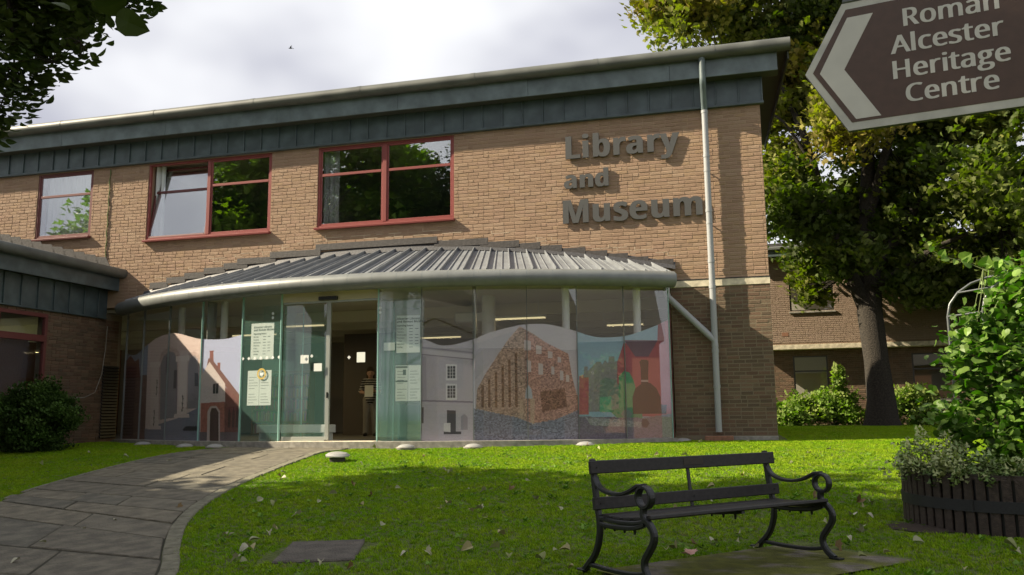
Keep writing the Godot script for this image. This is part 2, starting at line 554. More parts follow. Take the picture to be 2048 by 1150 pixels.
# ------------------------------------------------------------------ lettering
func letters(parent: Node, text: String, at: Vector3, em: float, depth: float, m: Material, right := Vector3.RIGHT, squeeze := 1.0, weight := 700, bold := 0.0):
	var font := SystemFont.new()
	font.font_names = PackedStringArray(["Droid Sans"])
	font.font_weight = weight
	var fs := 64
	var k := em / fs
	var out := right.cross(Vector3.UP)
	for i in text.length():
		var w := font.get_string_size(text.substr(0, i), HORIZONTAL_ALIGNMENT_LEFT, -1, fs).x
		if text[i] == " ": continue
		var tm := TextMesh.new()
		tm.text = text[i]
		tm.font = font
		tm.font_size = fs
		tm.pixel_size = k
		tm.depth = depth
		tm.horizontal_alignment = HORIZONTAL_ALIGNMENT_LEFT
		tm.vertical_alignment = VERTICAL_ALIGNMENT_BOTTOM
		tm.curve_step = 1.0
		var mesh: Mesh = tm
		if bold > 0.0:
			var st := SurfaceTool.new()
			for q in [-1.0, 0.0, 1.0]: st.append_from(tm, 0, Transform3D(Basis(), Vector3(q * bold, 0.0, q * depth * 0.03)))
			mesh = st.commit()
		var o := put("letter", mesh, m, parent)
		o.transform = Transform3D(Basis(right * squeeze, Vector3.UP, out), at + right * w * k * squeeze - Vector3.UP * font.get_descent(fs) * k)

# ------------------------------------------------------------------ the main building
func library():
	var L := thing("library_building", "two storey tan brick library with grey metal eaves and red windows", "building")
	# walls: mortar bodies behind the bricks
	var up := Node3D.new()
	up.name = "upper_wall"
	L.add_child(up, true)
	var mb := MB.new()
	mb.col = Color(0.385, 0.272, 0.182)
	var zf := -0.0045
	var xs := [-22.0, -17.12, -15.51, -13.95, -10.69, -9.53, -6.33, 0.0]
	for i in xs.size() - 1:
		var yb := 3.13
		if i % 2:
			var h: Array = HOLES[(i - 1) / 2]
			add_span(mb, xs[i], xs[i + 1], yb, h[2], -0.30, zf)
			add_span(mb, xs[i], xs[i + 1], h[3], 7.2, -0.30, zf)
		else: add_span(mb, xs[i], xs[i + 1], yb, 7.2, -0.30, zf)
	put("mortar", mb.done(), M["mortar"], up)
	var list := []
	lay_bricks(-18.6, 0.0, 3.14, 6.555, upper_skip, list)
	set_bricks(list, up, "tan", 150)
	# fresh pale mortar above the flashings
	var fresh := MB.new()
	fresh.col = Color(0.60, 0.49, 0.36)
	for f in FLASH:
		for k in 2 + rng.randi() % 2:
			var y: float = 6.555 - 0.075 * floor((6.555 - f[2]) / 0.075) + 0.0 + k * 0.075
			var x: float = f[0] + rng.randf() * 0.3
			while x < f[1] - 0.1:
				var l := rng.randf_range(0.12, 0.5)
				if rng.randf() < 0.62:
					add_span(fresh, x, minf(x + l, f[1] + 0.1), y - 0.006, y + 0.006, -0.02, 0.003)
					if rng.randf() < 0.5: add_span(fresh, x, x + 0.012, y + 0.007, y + 0.066, -0.02, 0.0025)
				x += l + rng.randf() * 0.25
	put("fresh_mortar", fresh.done(), M["mortar"], up, "stuff")
	var low := Node3D.new()
	low.name = "lower_wall"
	L.add_child(low, true)
	var lm := MB.new()
	lm.col = Color(0.215, 0.175, 0.115)
	add_span(lm, -1.86, 0.0, -0.3, 2.98, -0.30, -0.0015)
	put("mortar", lm.done(), M["mortar"], low)
	list = []
	lay_bricks(-1.86, 0.0, 0.13, 2.98, whole, list)
	set_bricks(list, low, "brown", 150)
	put("plinth", span(-1.0, 0.008, -0.3, 0.12, -0.3, 0.012, 0.006), M["concrete"], low)
	put("band", span(-14.3, 0.012, 2.983, 3.118, -0.28, 0.014, 0.004), M["band"], L)
	put("damp_course", span(-1.9, 0.018, 3.118, 3.136, -0.28, 0.02), M["black"], L)
	# ends and back
	var g := MB.new()
	g.prism([Vector2(0.0, -0.3), Vector2(10.9, -0.3), Vector2(10.9, 8.95), Vector2(0.0, 7.25)], Transform3D(Basis(Vector3.FORWARD, Vector3.UP, Vector3.RIGHT), Vector3(-0.25, 0, -0.3)), 0.24)
	put("end_wall", g.done(), M["far brick"], L)
	put("back_wall", span(-22, -0.3, -0.3, 8.9, -11.2, -10.9), M["far brick"], L)
	put("left_end_wall", span(-22.3, -22, -0.3, 7.2, -10.9, 0), M["far brick"], L)
	# metal cladding under the eaves: one tray after another
	var x := 0.06
	while x > -21.8:
		var t := MB.new()
		t.box(Vector3(x - 0.22, 6.845, 0.035), Vector3(0.436, 0.52, 0.03), Basis(Vector3.RIGHT, rng.randf_range(-0.004, 0.004)) * Basis(Vector3.UP, rng.randf_range(-0.008, 0.008)), 0.004)
		t.box(Vector3(x - 0.012, 6.845, 0.062), Vector3(0.026, 0.51, 0.04), Basis(), 0.005)
		put("cladding_panel", t.done(), M["cladding"], L)
		x -= 0.44
	put("drip_edge", span(-22, 0.075, 6.545, 6.60, -0.01, 0.085, 0.008), M["cladding"], L)
	put("cladding_backing", span(-22, 0.06, 6.56, 7.2, -0.01, 0.018), M["soffit"], L)
	put("soffit", span(-22, 0.36, 7.10, 7.14, -0.01, 0.335), M["soffit"], L)
	x = 0.35
	for l in [2.05, 2.9, 2.9, 2.9, 2.9, 2.9, 2.9, 2.9]:
		put("fascia_board", span(x - l + 0.004, x, 7.085, 7.46, 0.31, 0.345, 0.004), M["fascia"], L)
		x -= l
	# rainwater gutter along the eaves
	x = 0.60
	for l in [1.45, 2.3, 2.6, 2.6, 2.6, 2.6, 2.6, 2.6, 2.6]:
		var t := MB.new()
		t.tube([Vector3(x, 7.56, 0.41), Vector3(x - l, 7.56, 0.41)], [0.125, 0.125], 18)
		t.tube([Vector3(x - l + 0.05, 7.56, 0.41), Vector3(x - l - 0.05, 7.56, 0.41)], [0.130, 0.130], 18)
		put("eaves_gutter", t.done(), M["old gutter"], L)
		x -= l
	# low roof, rising to the back; its verge overhangs the end wall
	var r := MB.new()
	r.prism([Vector2(-0.42, 7.45), Vector2(11.4, 9.21), Vector2(11.4, 9.33), Vector2(-0.42, 7.62)], Transform3D(Basis(Vector3.FORWARD, Vector3.UP, Vector3.RIGHT), Vector3(-22.4, 0, 0)), 22.98)
	put("roof", r.done(), M["soffit"], L)
	var vb := MB.new()
	vb.prism([Vector2(-0.30, 7.30), Vector2(11.4, 9.04), Vector2(11.4, 9.26), Vector2(-0.30, 7.52)], Transform3D(Basis(Vector3.FORWARD, Vector3.UP, Vector3.RIGHT), Vector3(0.545, 0, 0)), 0.032)
	put("verge_board", vb.done(), M["sash brown"] if false else M["soffit"], L)
	# windows
	for i in 3: window(L, HOLES[i][0], HOLES[i][1], HOLES[i][2], HOLES[i][3], ["left", "open", "right"][i])
	# rooms behind the upper windows
	put("upper_floor", span(-22, -0.26, 3.05, 3.2, -6.5, -0.3), M["room ceiling"], L)
	put("upper_ceiling", span(-22, -0.26, 6.7, 6.85, -6.5, -0.3), M["room ceiling"], L)
	put("upper_back_wall", span(-22, -0.26, 3.2, 6.7, -6.6, -6.5), M["room wall"], L)
	for px in [-14.7, -10.1]: put("partition", span(px - 0.06, px + 0.06, 3.2, 6.7, -6.5, -0.3), M["room wall"], L)
	for cset in [[-17.0, -15.6, "curtain"], [-9.48, -9.12, "curtain"], [-13.9, -13.62, "curtain"]]:
		var cu := MB.new()
		var n := int((cset[1] - cset[0]) / 0.02)
		for k in n:
			var xa: float = cset[0] + (cset[1] - cset[0]) * k / n
			var xb: float = cset[0] + (cset[1] - cset[0]) * (k + 1) / n
			var za := -0.22 + sin(xa * 47.0) * 0.03 + sin(xa * 17.0) * 0.015
			var zb := -0.22 + sin(xb * 47.0) * 0.03 + sin(xb * 17.0) * 0.015
			cu.quad(Vector3(xa, 4.55, za), Vector3(xb, 4.55, zb), Vector3(xb, 6.52, zb), Vector3(xa, 6.52, za))
			cu.quad(Vector3(xa, 4.55, za - 0.004), Vector3(xb, 4.55, zb - 0.004), Vector3(xb, 6.52, zb - 0.004), Vector3(xa, 6.52, za - 0.004))
		put("curtain", cu.done(), M["curtain"], L)
	# downpipe at the corner, with its branch from the bay
	var dp := MB.new()
	var px2 := -1.06
	dp.tube([Vector3(px2, 6.48, 0.13), Vector3(px2, 0.20, 0.13)], [0.06, 0.06], 16)
	var dpo := put("downpipe", dp.done(), M["pipe"], L)
	var dt := MB.new()
	dt.tube([Vector3(px2, 7.47, 0.42), Vector3(px2, 7.05, 0.42), Vector3(px2, 6.93, 0.40), Vector3(px2, 6.60, 0.16), Vector3(px2, 6.46, 0.13)], [0.06, 0.06, 0.06, 0.06, 0.06], 16)
	put("swan_neck", dt.done(), M["fascia"], dpo)
	for y in [6.45, 5.55, 4.45, 3.45, 2.95, 1.72, 1.05]:
		var cm := MB.new()
		cm.tube([Vector3(px2, y - 0.03, 0.13), Vector3(px2, y + 0.03, 0.13)], [0.067, 0.067], 16)
		put("pipe_collar", cm.done(), M["pipe"], dpo)
	for y in [5.25, 4.2, 2.35]:
		var bm := MB.new()
		bm.tube([Vector3(px2 + 0.02, y, 0.10), Vector3(px2 + 0.02, y, -0.01)], [0.012, 0.012], 8)
		bm.tube([Vector3(px2, y - 0.02, 0.13), Vector3(px2, y + 0.02, 0.13)], [0.065, 0.065], 16)
		put("pipe_bracket", bm.done(), M["pipe"], dpo)
	var br := MB.new()
	br.tube([Vector3(-1.93, 3.02, 0.12), Vector3(-1.93, 2.86, 0.13), Vector3(-1.90, 2.78, 0.13), Vector3(-1.20, 2.06, 0.13), Vector3(-1.06, 1.92, 0.13), Vector3(-1.06, 1.8, 0.13)], [0.062, 0.062, 0.062, 0.062, 0.062, 0.066], 16)
	put("branch_pipe", br.done(), M["pipe"], dpo)
	put("gully", span(-1.32, -0.80, 0.0, 0.13, 0.02, 0.26, 0.01), M["far brick"], L)

func wall_things():
	var s := thing("building_sign", "dark grey raised lettering reading Library and Museum on tan brick", "sign")
	letters(s, "Library", Vector3(-3.94, 5.755, 0.045), 0.655, 0.035, M["letter"], Vector3.RIGHT, 1.05, 700, 0.011)
	letters(s, "and", Vector3(-3.94, 5.13, 0.045), 0.50, 0.035, M["letter"], Vector3.RIGHT, 1.06, 700, 0.011)
	letters(s, "Museum", Vector3(-4.02, 4.40, 0.045), 0.67, 0.035, M["letter"], Vector3.RIGHT, 1.03, 700, 0.011)
	var cb := MB.new()
	var cp := []
	var rr := []
	for i in 30:
		var y := 6.5 - i * 0.085
		cp.append(Vector3(-15.02 + sin(i * 1.3) * 0.012 - (0.25 * pow(maxf(0.0, (i - 26) / 3.0), 2)), y, 0.015))
		rr.append(0.012 + 0.004 * sin(i * 2.1))
	cb.tube(cp, rr, 7)
	meta(put("wall_cable", cb.done(), M["stem"]), "thin brown cable running down the brick between the two left windows", "cable")
	var c2 := MB.new()
	c2.tube([Vector3(-14.86, 2.7, 0.0), Vector3(-14.85, 2.16, 0.03), Vector3(-14.84, 1.57, 0.12), Vector3(-14.84, 1.16, 0.30), Vector3(-14.84, 1.04, 0.62), Vector3(-14.84, 1.02, 1.0)], [0.009, 0.009, 0.009, 0.009, 0.009, 0.009], 6)
	meta(put("loose_cable", c2.done(), M["concrete"]), "thin loose cable curving down the dark brick wall behind the round bush", "cable")

# stepped lead over the bay roof: left, right, top of each piece
const FLASH := [[-13.74, -13.25, 3.67], [-13.30, -12.79, 3.77], [-12.83, -12.28, 3.85], [-12.32, -11.76, 3.94], [-11.81, -11.2, 4.02], [-11.47, -10.5, 4.11], [-10.65, -9.4, 4.21], [-9.53, -6.69, 4.32],
	[-6.76, -5.57, 4.22], [-5.74, -4.9, 4.13], [-4.98, -4.45, 4.06], [-4.55, -4.0, 3.98], [-4.04, -3.52, 3.90], [-3.64, -3.08, 3.81], [-3.25, -2.67, 3.73], [-2.75, -2.27, 3.64], [-2.29, -1.78, 3.56]]

# ------------------------------------------------------------------ the glass bay
func bay():
	var B := thing("glass_entrance_bay", "curved glass entrance bay with fanned grey metal roof and fat round gutter", "entrance bay")
	# roof trays
	var d := 2.115
	for k in 32:
		var a0 := -33.0 + 0.0 + d * k - 0.03
		var a1 := a0 + d
		a0 = -30.925 + d * (k - 1)
		a1 = minf(a0 + d, 31.4)
		if a0 >= 31.3: break
		var t := MB.new()
		var i0 := (WALL - 0.01) / cos(deg_to_rad(a0))
		var i1 := (WALL - 0.01) / cos(deg_to_rad(a1))
		var h := func(r: float) -> float: return 3.27 + 0.395 * (12.0 - r)
		if i0 < 11.97 and i1 < 11.97:
			t.quad(arc(a0, 12.03, h.call(12.03)), arc(a1, 12.03, h.call(12.03)), arc(a1, i1, h.call(i1)), arc(a0, i0, h.call(i0)))
			t.quad(arc(a0, 12.03, h.call(12.03) - 0.03), arc(a0, i0, h.call(i0) - 0.03), arc(a1, i1, h.call(i1) - 0.03), arc(a1, 12.03, h.call(12.03) - 0.03))
			t.quad(arc(a0, 12.03, h.call(12.03) - 0.03), arc(a1, 12.03, h.call(12.03) - 0.03), arc(a1, 12.03, h.call(12.03)), arc(a0, 12.03, h.call(12.03)))
		for e in [[0.0, 0.022, 0.07], [0.33, 0.016, 0.022], [0.66, 0.016, 0.022]]:
			var am: float = lerpf(a0, a1, e[0])
			var im := (WALL + 0.01) / cos(deg_to_rad(am))
			if im < 11.95: t.bar(arc(am, 12.02, h.call(12.02) + e[2] * 0.5), arc(am, im, h.call(im) + e[2] * 0.5), e[1], e[2], Vector3.UP, 0.004)
		if t.v.size() > 0: put("roof_panel", t.done(), M["roof metal"], B)
	# apron of lead between roof and wall, then the steps
	var ap := MB.new()
	for k in 60:
		var xa := -13.9 + 12.15 * k / 60.0
		var xb := -13.9 + 12.15 * (k + 1) / 60.0
		var ya := roof_line(xa)
		var yb := roof_line(xb)
		ap.quad(Vector3(xa, ya - 0.02, 0.09), Vector3(xb, yb - 0.02, 0.09), Vector3(xb, yb + 0.13, 0.009), Vector3(xa, ya + 0.13, 0.009))
	put("lead_apron", ap.done(), M["lead"], B)
	for f in FLASH:
		var m := MB.new()
		var w: float = f[1] - f[0]
		m.box(Vector3((f[0] + f[1]) * 0.5, f[2] - 0.075, 0.034 + rng.randf() * 0.006), Vector3(w, 0.145, 0.016), Basis(Vector3.RIGHT, -0.06) * Basis(Vector3.UP, rng.randf_range(-0.012, 0.012)), 0.004)
		put("lead_flashing", m.done(), M["lead step"], B)
	# gutter in short lengths
	var ga := -34.6
	while ga < 31.0:
		var gb := minf(ga + 2.35, 31.05)
		var t := MB.new()
		var p := []
		var r := []
		for k in 4:
			p.append(arc(lerpf(ga + 0.022, gb - 0.022, k / 3.0), 11.99, 3.145))
			r.append(0.158)
		t.tube(p, r, 20)
		put("gutter_length", t.done(), M["gutter metal"], B)
		var j := MB.new()
		j.tube([arc(gb - 0.06, 11.99, 3.145), arc(gb + 0.06, 11.99, 3.145)], [0.1565, 0.1565], 20)
		put("gutter_joint", j.done(), M["dark pipe"], B)
		ga = gb
	# glass
	for k in JOINTS.size() - 1:
		if k == 5: continue
		var a: Vector3 = arc(JOINTS[k], 11.78, 0)
		var c: Vector3 = arc(JOINTS[k + 1], 11.78, 0)
		var t := MB.new()
		var along := (c - a).normalized()
		for zz in [0.0]: t.box((a + c) * 0.5 + Vector3.UP * 1.56 + along.cross(Vector3.UP).normalized() * (zz if along.cross(Vector3.UP).z > 0 else -zz), Vector3(a.distance_to(c) - 0.012, 2.96, 0.008), Basis(along, Vector3.UP, along.cross(Vector3.UP)))
		put("glass_pane", t.done(), M["green glass"] if k in [4, 6] else M["bay glass"], B)
		if not k in [4, 6]:
			var u := MB.new()
			u.box((a + c) * 0.5 + Vector3.UP * 1.56 + chord_basis(JOINTS[k] + 1.0).z * 0.0075, Vector3(a.distance_to(c) - 0.02, 2.94, 0.0004), Basis(along, Vector3.UP, along.cross(Vector3.UP)))
			put("pane_coating", u.done(), M["bay coating"], B)
	for k in JOINTS.size():
		var t := MB.new()
		var w := 0.008
		if k in [4, 5, 6]: w = 0.016
		t.box(arc(JOINTS[k], 11.776, 1.56), Vector3(w, 2.96, 0.05), Basis(Vector3.UP, deg_to_rad(JOINTS[k])))
		put("glass_edge", t.done(), M["glass edge"] if k in [3, 4, 5, 6, 12] else M["dark pipe"], B)
	var ret := MB.new()
	var re := arc(31.0, 11.78, 0)
	ret.box(Vector3(re.x, 1.54, re.z * 0.5), Vector3(0.012, 2.88, re.z - 0.03))
	put("glass_pane", ret.done(), M["bay glass"], B)
	var rj := MB.new()
	rj.box(Vector3(re.x - 0.01, 1.54, 0.02), Vector3(0.05, 2.9, 0.035))
	put("mullion", rj.done(), M["sash brown"], B)
	for e in [[12.3, 11.62, 0.05], [-18.4, 11.5, 0.05]]:
		var t := MB.new()
		t.box(arc(e[0], e[1], 1.56), Vector3(0.03, 2.96, 0.22), Basis(Vector3.UP, deg_to_rad(e[0])), 0.004)
		put("mullion", t.done(), M["aluminium"], B)
	for a in [-25.3, -17.3, 21.2, 28.6]:
		var t := MB.new()
		t.tube([arc(a, 11.35, 0.06), arc(a, 11.35, 3.06)], [0.075, 0.075], 16, false)
		put("round_post", t.done(), M["white paint"], B)
	# second, inner sheets of the draught lobby beside the doors
	for e in [[-11.9, -7.6], [3.4, 6.9]]:
		var pa := arc(e[0], 11.25, 0)
		var pb := arc(e[1], 11.25, 0)
		var al := (pb - pa).normalized()
		var t := MB.new()
		t.box((pa + pb) * 0.5 + Vector3.UP * 1.45, Vector3(pa.distance_to(pb), 2.7, 0.012), Basis(al, Vector3.UP, al.cross(Vector3.UP)))
		put("lobby_glass", t.done(), M["green glass"], B)
	for a in [-7.5, 3.3]:
		var t := MB.new()
		t.box(arc(a, 11.35, 1.45), Vector3(0.012, 2.7, 0.7), Basis(Vector3.UP, deg_to_rad(a)))
		put("lobby_glass", t.done(), M["green glass"], B)
		var t2 := MB.new()
		t2.box(arc(a, 11.0, 1.45), Vector3(0.018, 2.7, 0.02), Basis(Vector3.UP, deg_to_rad(a)))
		put("glass_edge", t2.done(), M["glass edge"], B)
	# kerb under the glass, ceiling over it
	var kb := MB.new()
	var ce := MB.new()
	for k in 48:
		var a0 := -35.5 + 66.5 * k / 48.0
		var a1 := -35.5 + 66.5 * (k + 1) / 48.0
		var q := [arc(a0, 11.6, -0.3), arc(a1, 11.6, -0.3), arc(a1, 11.98, -0.3), arc(a0, 11.98, -0.3)]
		var u := Vector3.UP * 0.375
		kb.quad(q[0] + u, q[3] + u, q[2] + u, q[1] + u)
		kb.quad(q[3], q[2], q[2] + u, q[3] + u)
		kb.quad(q[1], q[0], q[0] + u, q[1] + u)
		var y := Vector3.UP * 3.05
		var i0 := arc(a0, (WALL - 0.25) / cos(deg_to_rad(a0)), 3.05)
		var i1 := arc(a1, (WALL - 0.25) / cos(deg_to_rad(a1)), 3.05)
		if (WALL - 0.25) / cos(deg_to_rad(a0)) < 11.7: ce.quad(i0, i1, arc(a1, 11.9, 3.05), arc(a0, 11.9, 3.05))
		if (WALL - 0.25) / cos(deg_to_rad(a0)) < 11.7: ce.quad(i0 + u * 0.1, i1 + u * 0.1, arc(a1, 11.9, 3.0875), arc(a0, 11.9, 3.0875))
	put("base_kerb", kb.done(), M["concrete"], B)
	put("bay_ceiling", ce.done(), M["room ceiling"], B)
	# sliding doors: the left leaf shut, the right one drawn back
	var D := Node3D.new()
	D.name = "sliding_door"
	B.add_child(D, true)
	var pa := arc(-7.35, 11.70, 0)
	var pb := arc(3.08, 11.70, 0)
	var al := (pb - pa).normalized()
	var bs := Basis(al, Vector3.UP, al.cross(Vector3.UP))
	var L := pa.distance_to(pb)
	var at := func(s: float, y: float, z := 0.0) -> Vector3: return pa + al * s + Vector3.UP * y + bs.z * z
	var hd := MB.new()
	hd.box(at.call(L * 0.5, 2.90), Vector3(L, 0.27, 0.12), bs, 0.004)
	put("header_panel", hd.done(), M["door header"], D)
	var fr := MB.new()
	fr.box(at.call(L * 0.5, 2.745), Vector3(L, 0.045, 0.07), bs, 0.004)
	fr.box(at.call(L * 0.5 - 0.04, 1.42), Vector3(0.085, 2.62, 0.05), bs, 0.006)
	fr.box(at.call(L * 0.25 - 0.03, 0.125, -0.001), Vector3(L * 0.5 - 0.10, 0.09, 0.045), bs, 0.004)
	put("door_rail", fr.done(), M["aluminium"], D)
	var lf := MB.new()
	lf.box(at.call(L * 0.25 - 0.02, 1.43), Vector3(L * 0.5 - 0.06, 2.55, 0.01), bs)
	put("door_leaf", lf.done(), M["green glass"], D)
	var rf := MB.new()
	rf.box(at.call(L * 0.75 + 0.9, 1.43, -0.09), Vector3(L * 0.5 - 0.06, 2.55, 0.01), bs)
	put("door_leaf", rf.done(), M["green glass"], D)
	var th := MB.new()
	th.box(at.call(L * 0.5, 0.075, 0.02), Vector3(L, 0.03, 0.36), bs, 0.004)
	put("threshold", th.done(), M["band"], D)
	var se := MB.new()
	se.box(at.call(L * 0.5 - 0.02, 2.80, 0.09), Vector3(0.40, 0.075, 0.07), bs, 0.012)
	put("door_sensor", se.done(), M["black"], D)
	var hn := MB.new()
	hn.box(at.call(L * 0.5 - 0.03, 0.95, 0.045), Vector3(0.03, 0.11, 0.03), bs, 0.006)
	put("door_lock", hn.done(), M["black"], D)
	return B

# ------------------------------------------------------------------ prints on the glass
class Canvas:
	var im: Image
	var a0 := 0.0
	var a1 := 1.0
	var top := 2.5
	var rnd := RandomNumberGenerator.new()
	func _init(w: int, h: int, d0: float, d1: float, t: float):
		im = Image.create(w, h, false, Image.FORMAT_RGBA8)
		im.fill(Color(0.5, 0.5, 0.5))
		a0 = d0; a1 = d1; top = t
		rnd.seed = 77
	func shade(c: Color, k: float) -> Color: return Color(c.r * k, c.g * k, c.b * k)
	func fill(poly: Array, tint: Color, grain := 0.0, coarse := 1):
		var c := tint.lerp(Color(0.72, 0.69, 0.75), 0.06)
		var p := []
		for q in poly: p.append(Vector2((q[0] - a0) / (a1 - a0) * im.get_width(), (top - q[1]) / top * im.get_height()))
		var lo := 1e9
		var hi := -1e9
		for q in p:
			lo = minf(lo, q.y); hi = maxf(hi, q.y)
		var y := maxi(0, int(lo))
		while y < mini(im.get_height(), int(hi) + 1):
			var xs := []
			for i in p.size():
				var a: Vector2 = p[i]
				var b: Vector2 = p[(i + 1) % p.size()]
				var yy := y + 0.5
				if (a.y <= yy) != (b.y <= yy): xs.append(a.x + (yy - a.y) / (b.y - a.y) * (b.x - a.x))
			xs.sort()
			for i in range(0, xs.size() - 1, 2):
				var xa := maxi(0, int(xs[i]))
				var xb := mini(im.get_width(), int(xs[i + 1]) + 1)
				if grain <= 0.0:
					if xb > xa: im.fill_rect(Rect2i(xa, y, xb - xa, coarse), c)
				else:
					var x := xa
					while x < xb:
						var w := mini(xb - x, coarse + rnd.randi() % (coarse + 1))
						im.fill_rect(Rect2i(x, y, w, mini(coarse, im.get_height() - y)), shade(c, 1.0 + (rnd.randf_range(-grain, grain) if rnd.randf() < 0.97 else -grain * 1.6)))
						x += w
			y += coarse if grain > 0.0 else 1

func film(n: String, label: String, cv: Canvas, wave: Array, parent: Node):
	cv.im.generate_mipmaps()
	var m := StandardMaterial3D.new()
	m.resource_name = n
	m.albedo_texture = ImageTexture.create_from_image(cv.im)
	m.albedo_color = Color(1, 1, 1, 0.92)
	m.transparency = BaseMaterial3D.TRANSPARENCY_ALPHA
	m.roughness = 0.5
	for k in JOINTS.size() - 1:
		var d0 := maxf(JOINTS[k] + 0.04, cv.a0)
		var d1 := minf(JOINTS[k + 1] - 0.04, cv.a1)
		if d1 - d0 < 0.3: continue
		var b := MB.new()
		var steps := 12
		for i in steps:
			var a := lerpf(d0, d1, i / float(steps))
			var c := lerpf(d0, d1, (i + 1) / float(steps))
			var ya := wave_at(wave, a)
			var yc := wave_at(wave, c)
			var f := func(d: float, y: float) -> Vector2: return Vector2((d - cv.a0) / (cv.a1 - cv.a0), (cv.top - y) / cv.top)
			b.quad_uv(chord(a, 0.08, -0.012), chord(c, 0.08, -0.012), chord(c, yc, -0.012), chord(a, ya, -0.012), f.call(a, 0.08), f.call(c, 0.08), f.call(c, yc), f.call(a, ya))
		var o := put(n, b.done(), m, parent)
		if label: o.set_meta("label", label)

func wave_at(w: Array, d: float) -> float:
	var n := w.size()
	for i in n - 1:
		if d <= w[i + 1][0] or i == n - 2:
			var t = (d - w[i][0]) / (w[i + 1][0] - w[i][0])
			return cubic_interpolate(w[i][1], w[i + 1][1], w[maxi(i - 1, 0)][1], w[mini(i + 2, n - 1)][1], clampf(t, 0, 1))
	return w[0][1]

func lin(r: float, g: float, b: float) -> Color:
	return Color(r / 255.0, g / 255.0, b / 255.0)

func murals(B: Node):
	var c := Canvas.new(1000, 500, -35.5, -12.2, 2.5)
	var g := 0.05
	c.fill([[-36, 2.5], [-28, 2.5], [-28, 1.4], [-36, 1.5]], lin(150, 165, 185), g, 2)
	c.fill([[-36, 1.56], [-28.5, 1.54], [-27.6, 0], [-36, 0]], lin(120, 92, 88), 0.1, 2)
	c.fill([[-36.2, 1.53], [-35.9, 1.91], [-34.1, 2.04], [-32.6, 1.88], [-31.4, 1.94], [-30.7, 1.49]], lin(120, 70, 66), 0.15, 2)
	c.fill([[-29, 2.5], [-18.1, 2.5], [-17.4, 0], [-28.6, 0]], lin(226, 205, 196), 0.04, 2)
	c.fill([[-25.9, 0.53], [-26.4, 1.74], [-25.8, 2.02], [-24.1, 2.15], [-22.5, 2.06], [-21.7, 1.84], [-21, 0.59]], lin(206, 182, 172), 0.1, 3)
	c.fill([[-20.5, 0.76], [-20.9, 1.73], [-20.4, 1.93], [-19.5, 1.99], [-18.5, 1.89], [-18, 1.19], [-18.1, 0.76]], lin(206, 182, 172), 0.1, 3)
	c.fill([[-25.3, 0.53], [-25.8, 1.74], [-25.2, 1.93], [-24.1, 2.02], [-23.1, 1.99], [-22.5, 1.85], [-21.8, 0.59]], lin(150, 146, 150), 0.05, 2)
	c.fill([[-24.6, 1.9], [-23.9, 1.9], [-23.9, 1.55], [-24.6, 1.55]], lin(118, 116, 122))
	c.fill([[-22.9, 1.6], [-22.4, 1.6], [-22.4, 1.2], [-22.9, 1.2]], lin(96, 94, 100))
	c.fill([[-20.2, 0.76], [-20.4, 1.69], [-20.1, 1.84], [-19.4, 1.89], [-18.8, 1.81], [-18.4, 1.2], [-18.4, 0.76]], lin(156, 150, 154), 0.05, 2)
	c.fill([[-28.8, 0.32], [-21.9, 0.56], [-18.1, 0.79], [-17.8, 0], [-28.6, 0]], lin(140, 142, 156), 0.06, 2)
	for q in [[-27.9, -26.2, -25.6, -27.5, 1.76, 0.35], [-22.3, -20.6, -20.4, -22, 1.84, 0.6]]:
		c.fill([[q[0], q[4]], [q[1], q[4]], [q[2], q[5]], [q[3], q[5]]], lin(232, 216, 205), 0.03, 2)
		c.fill([[q[0] - 0.4, q[4] + 0.06], [q[1] + 0.3, q[4] + 0.06], [q[1] + 0.3, q[4] - 0.06], [q[0] - 0.4, q[4] - 0.06]], lin(238, 224, 214))
		c.fill([[q[3] - 0.5, q[5] + 0.05], [q[2] + 0.5, q[5] + 0.05], [q[2] + 0.6, q[5] - 0.03], [q[3] - 0.6, q[5] - 0.03]], lin(228, 210, 200))
	for q in [[-26.6, 1.42], [-26.9, 0.75], [-21.3, 1.05]]:
		for i in 7: c.fill([[q[0] + 0.12 * (i % 3), q[1] - 0.05 * i], [q[0] + 0.3 + 0.1 * (i % 2), q[1] - 0.02 - 0.05 * i], [q[0] + 0.1, q[1] - 0.06 - 0.05 * i]], lin(86, 88, 80))
	c.fill([[-19.2, 1.51], [-18.6, 1.5], [-18.5, 1.23], [-19.1, 1.23]], lin(80, 80, 88))
	for i in 6: c.fill([[-20.9 + 0.4 * i, 0.32 + 0.015 * (i % 3)], [-20.2 + 0.4 * i, 0.40], [-20.0 + 0.4 * i, 0.36], [-20.6 + 0.4 * i, 0.28]], lin(62, 62, 66))
	c.fill([[-18.1, 2.5], [-12, 2.5], [-12, 0.9], [-17.7, 0.9]], lin(196, 204, 232), 0.015, 3)
	c.fill([[-16.9, 1.72], [-16.9, 1.94], [-17.0, 1.96], [-16.3, 1.96], [-16.4, 1.93], [-16.3, 1.7]], lin(150, 92, 84))
	c.fill([[-15.7, 1.55], [-15.7, 1.70], [-15.3, 1.70], [-15.3, 1.5]], lin(150, 92, 84))
	c.fill([[-17.1, 1.8], [-16.7, 1.81], [-12, 0.95], [-12, 0.80], [-14.4, 1.2], [-17.8, 1.2]], lin(132, 92, 84), 0.1, 2)
	c.fill([[-14.6, 1.21], [-12.1, 0.88], [-12.1, 0.19], [-14.3, 0.19]], lin(128, 84, 78), 0.12, 2)
	c.fill([[-17.9, 0.86], [-18, 1.46], [-16.9, 1.73], [-14.5, 1.26], [-14.4, 0.88]], lin(224, 212, 206), 0.03, 2)
	c.fill([[-17.9, 0.87], [-14.5, 0.89], [-14.3, 0.19], [-17.8, 0.19]], lin(176, 112, 98), 0.14, 2)
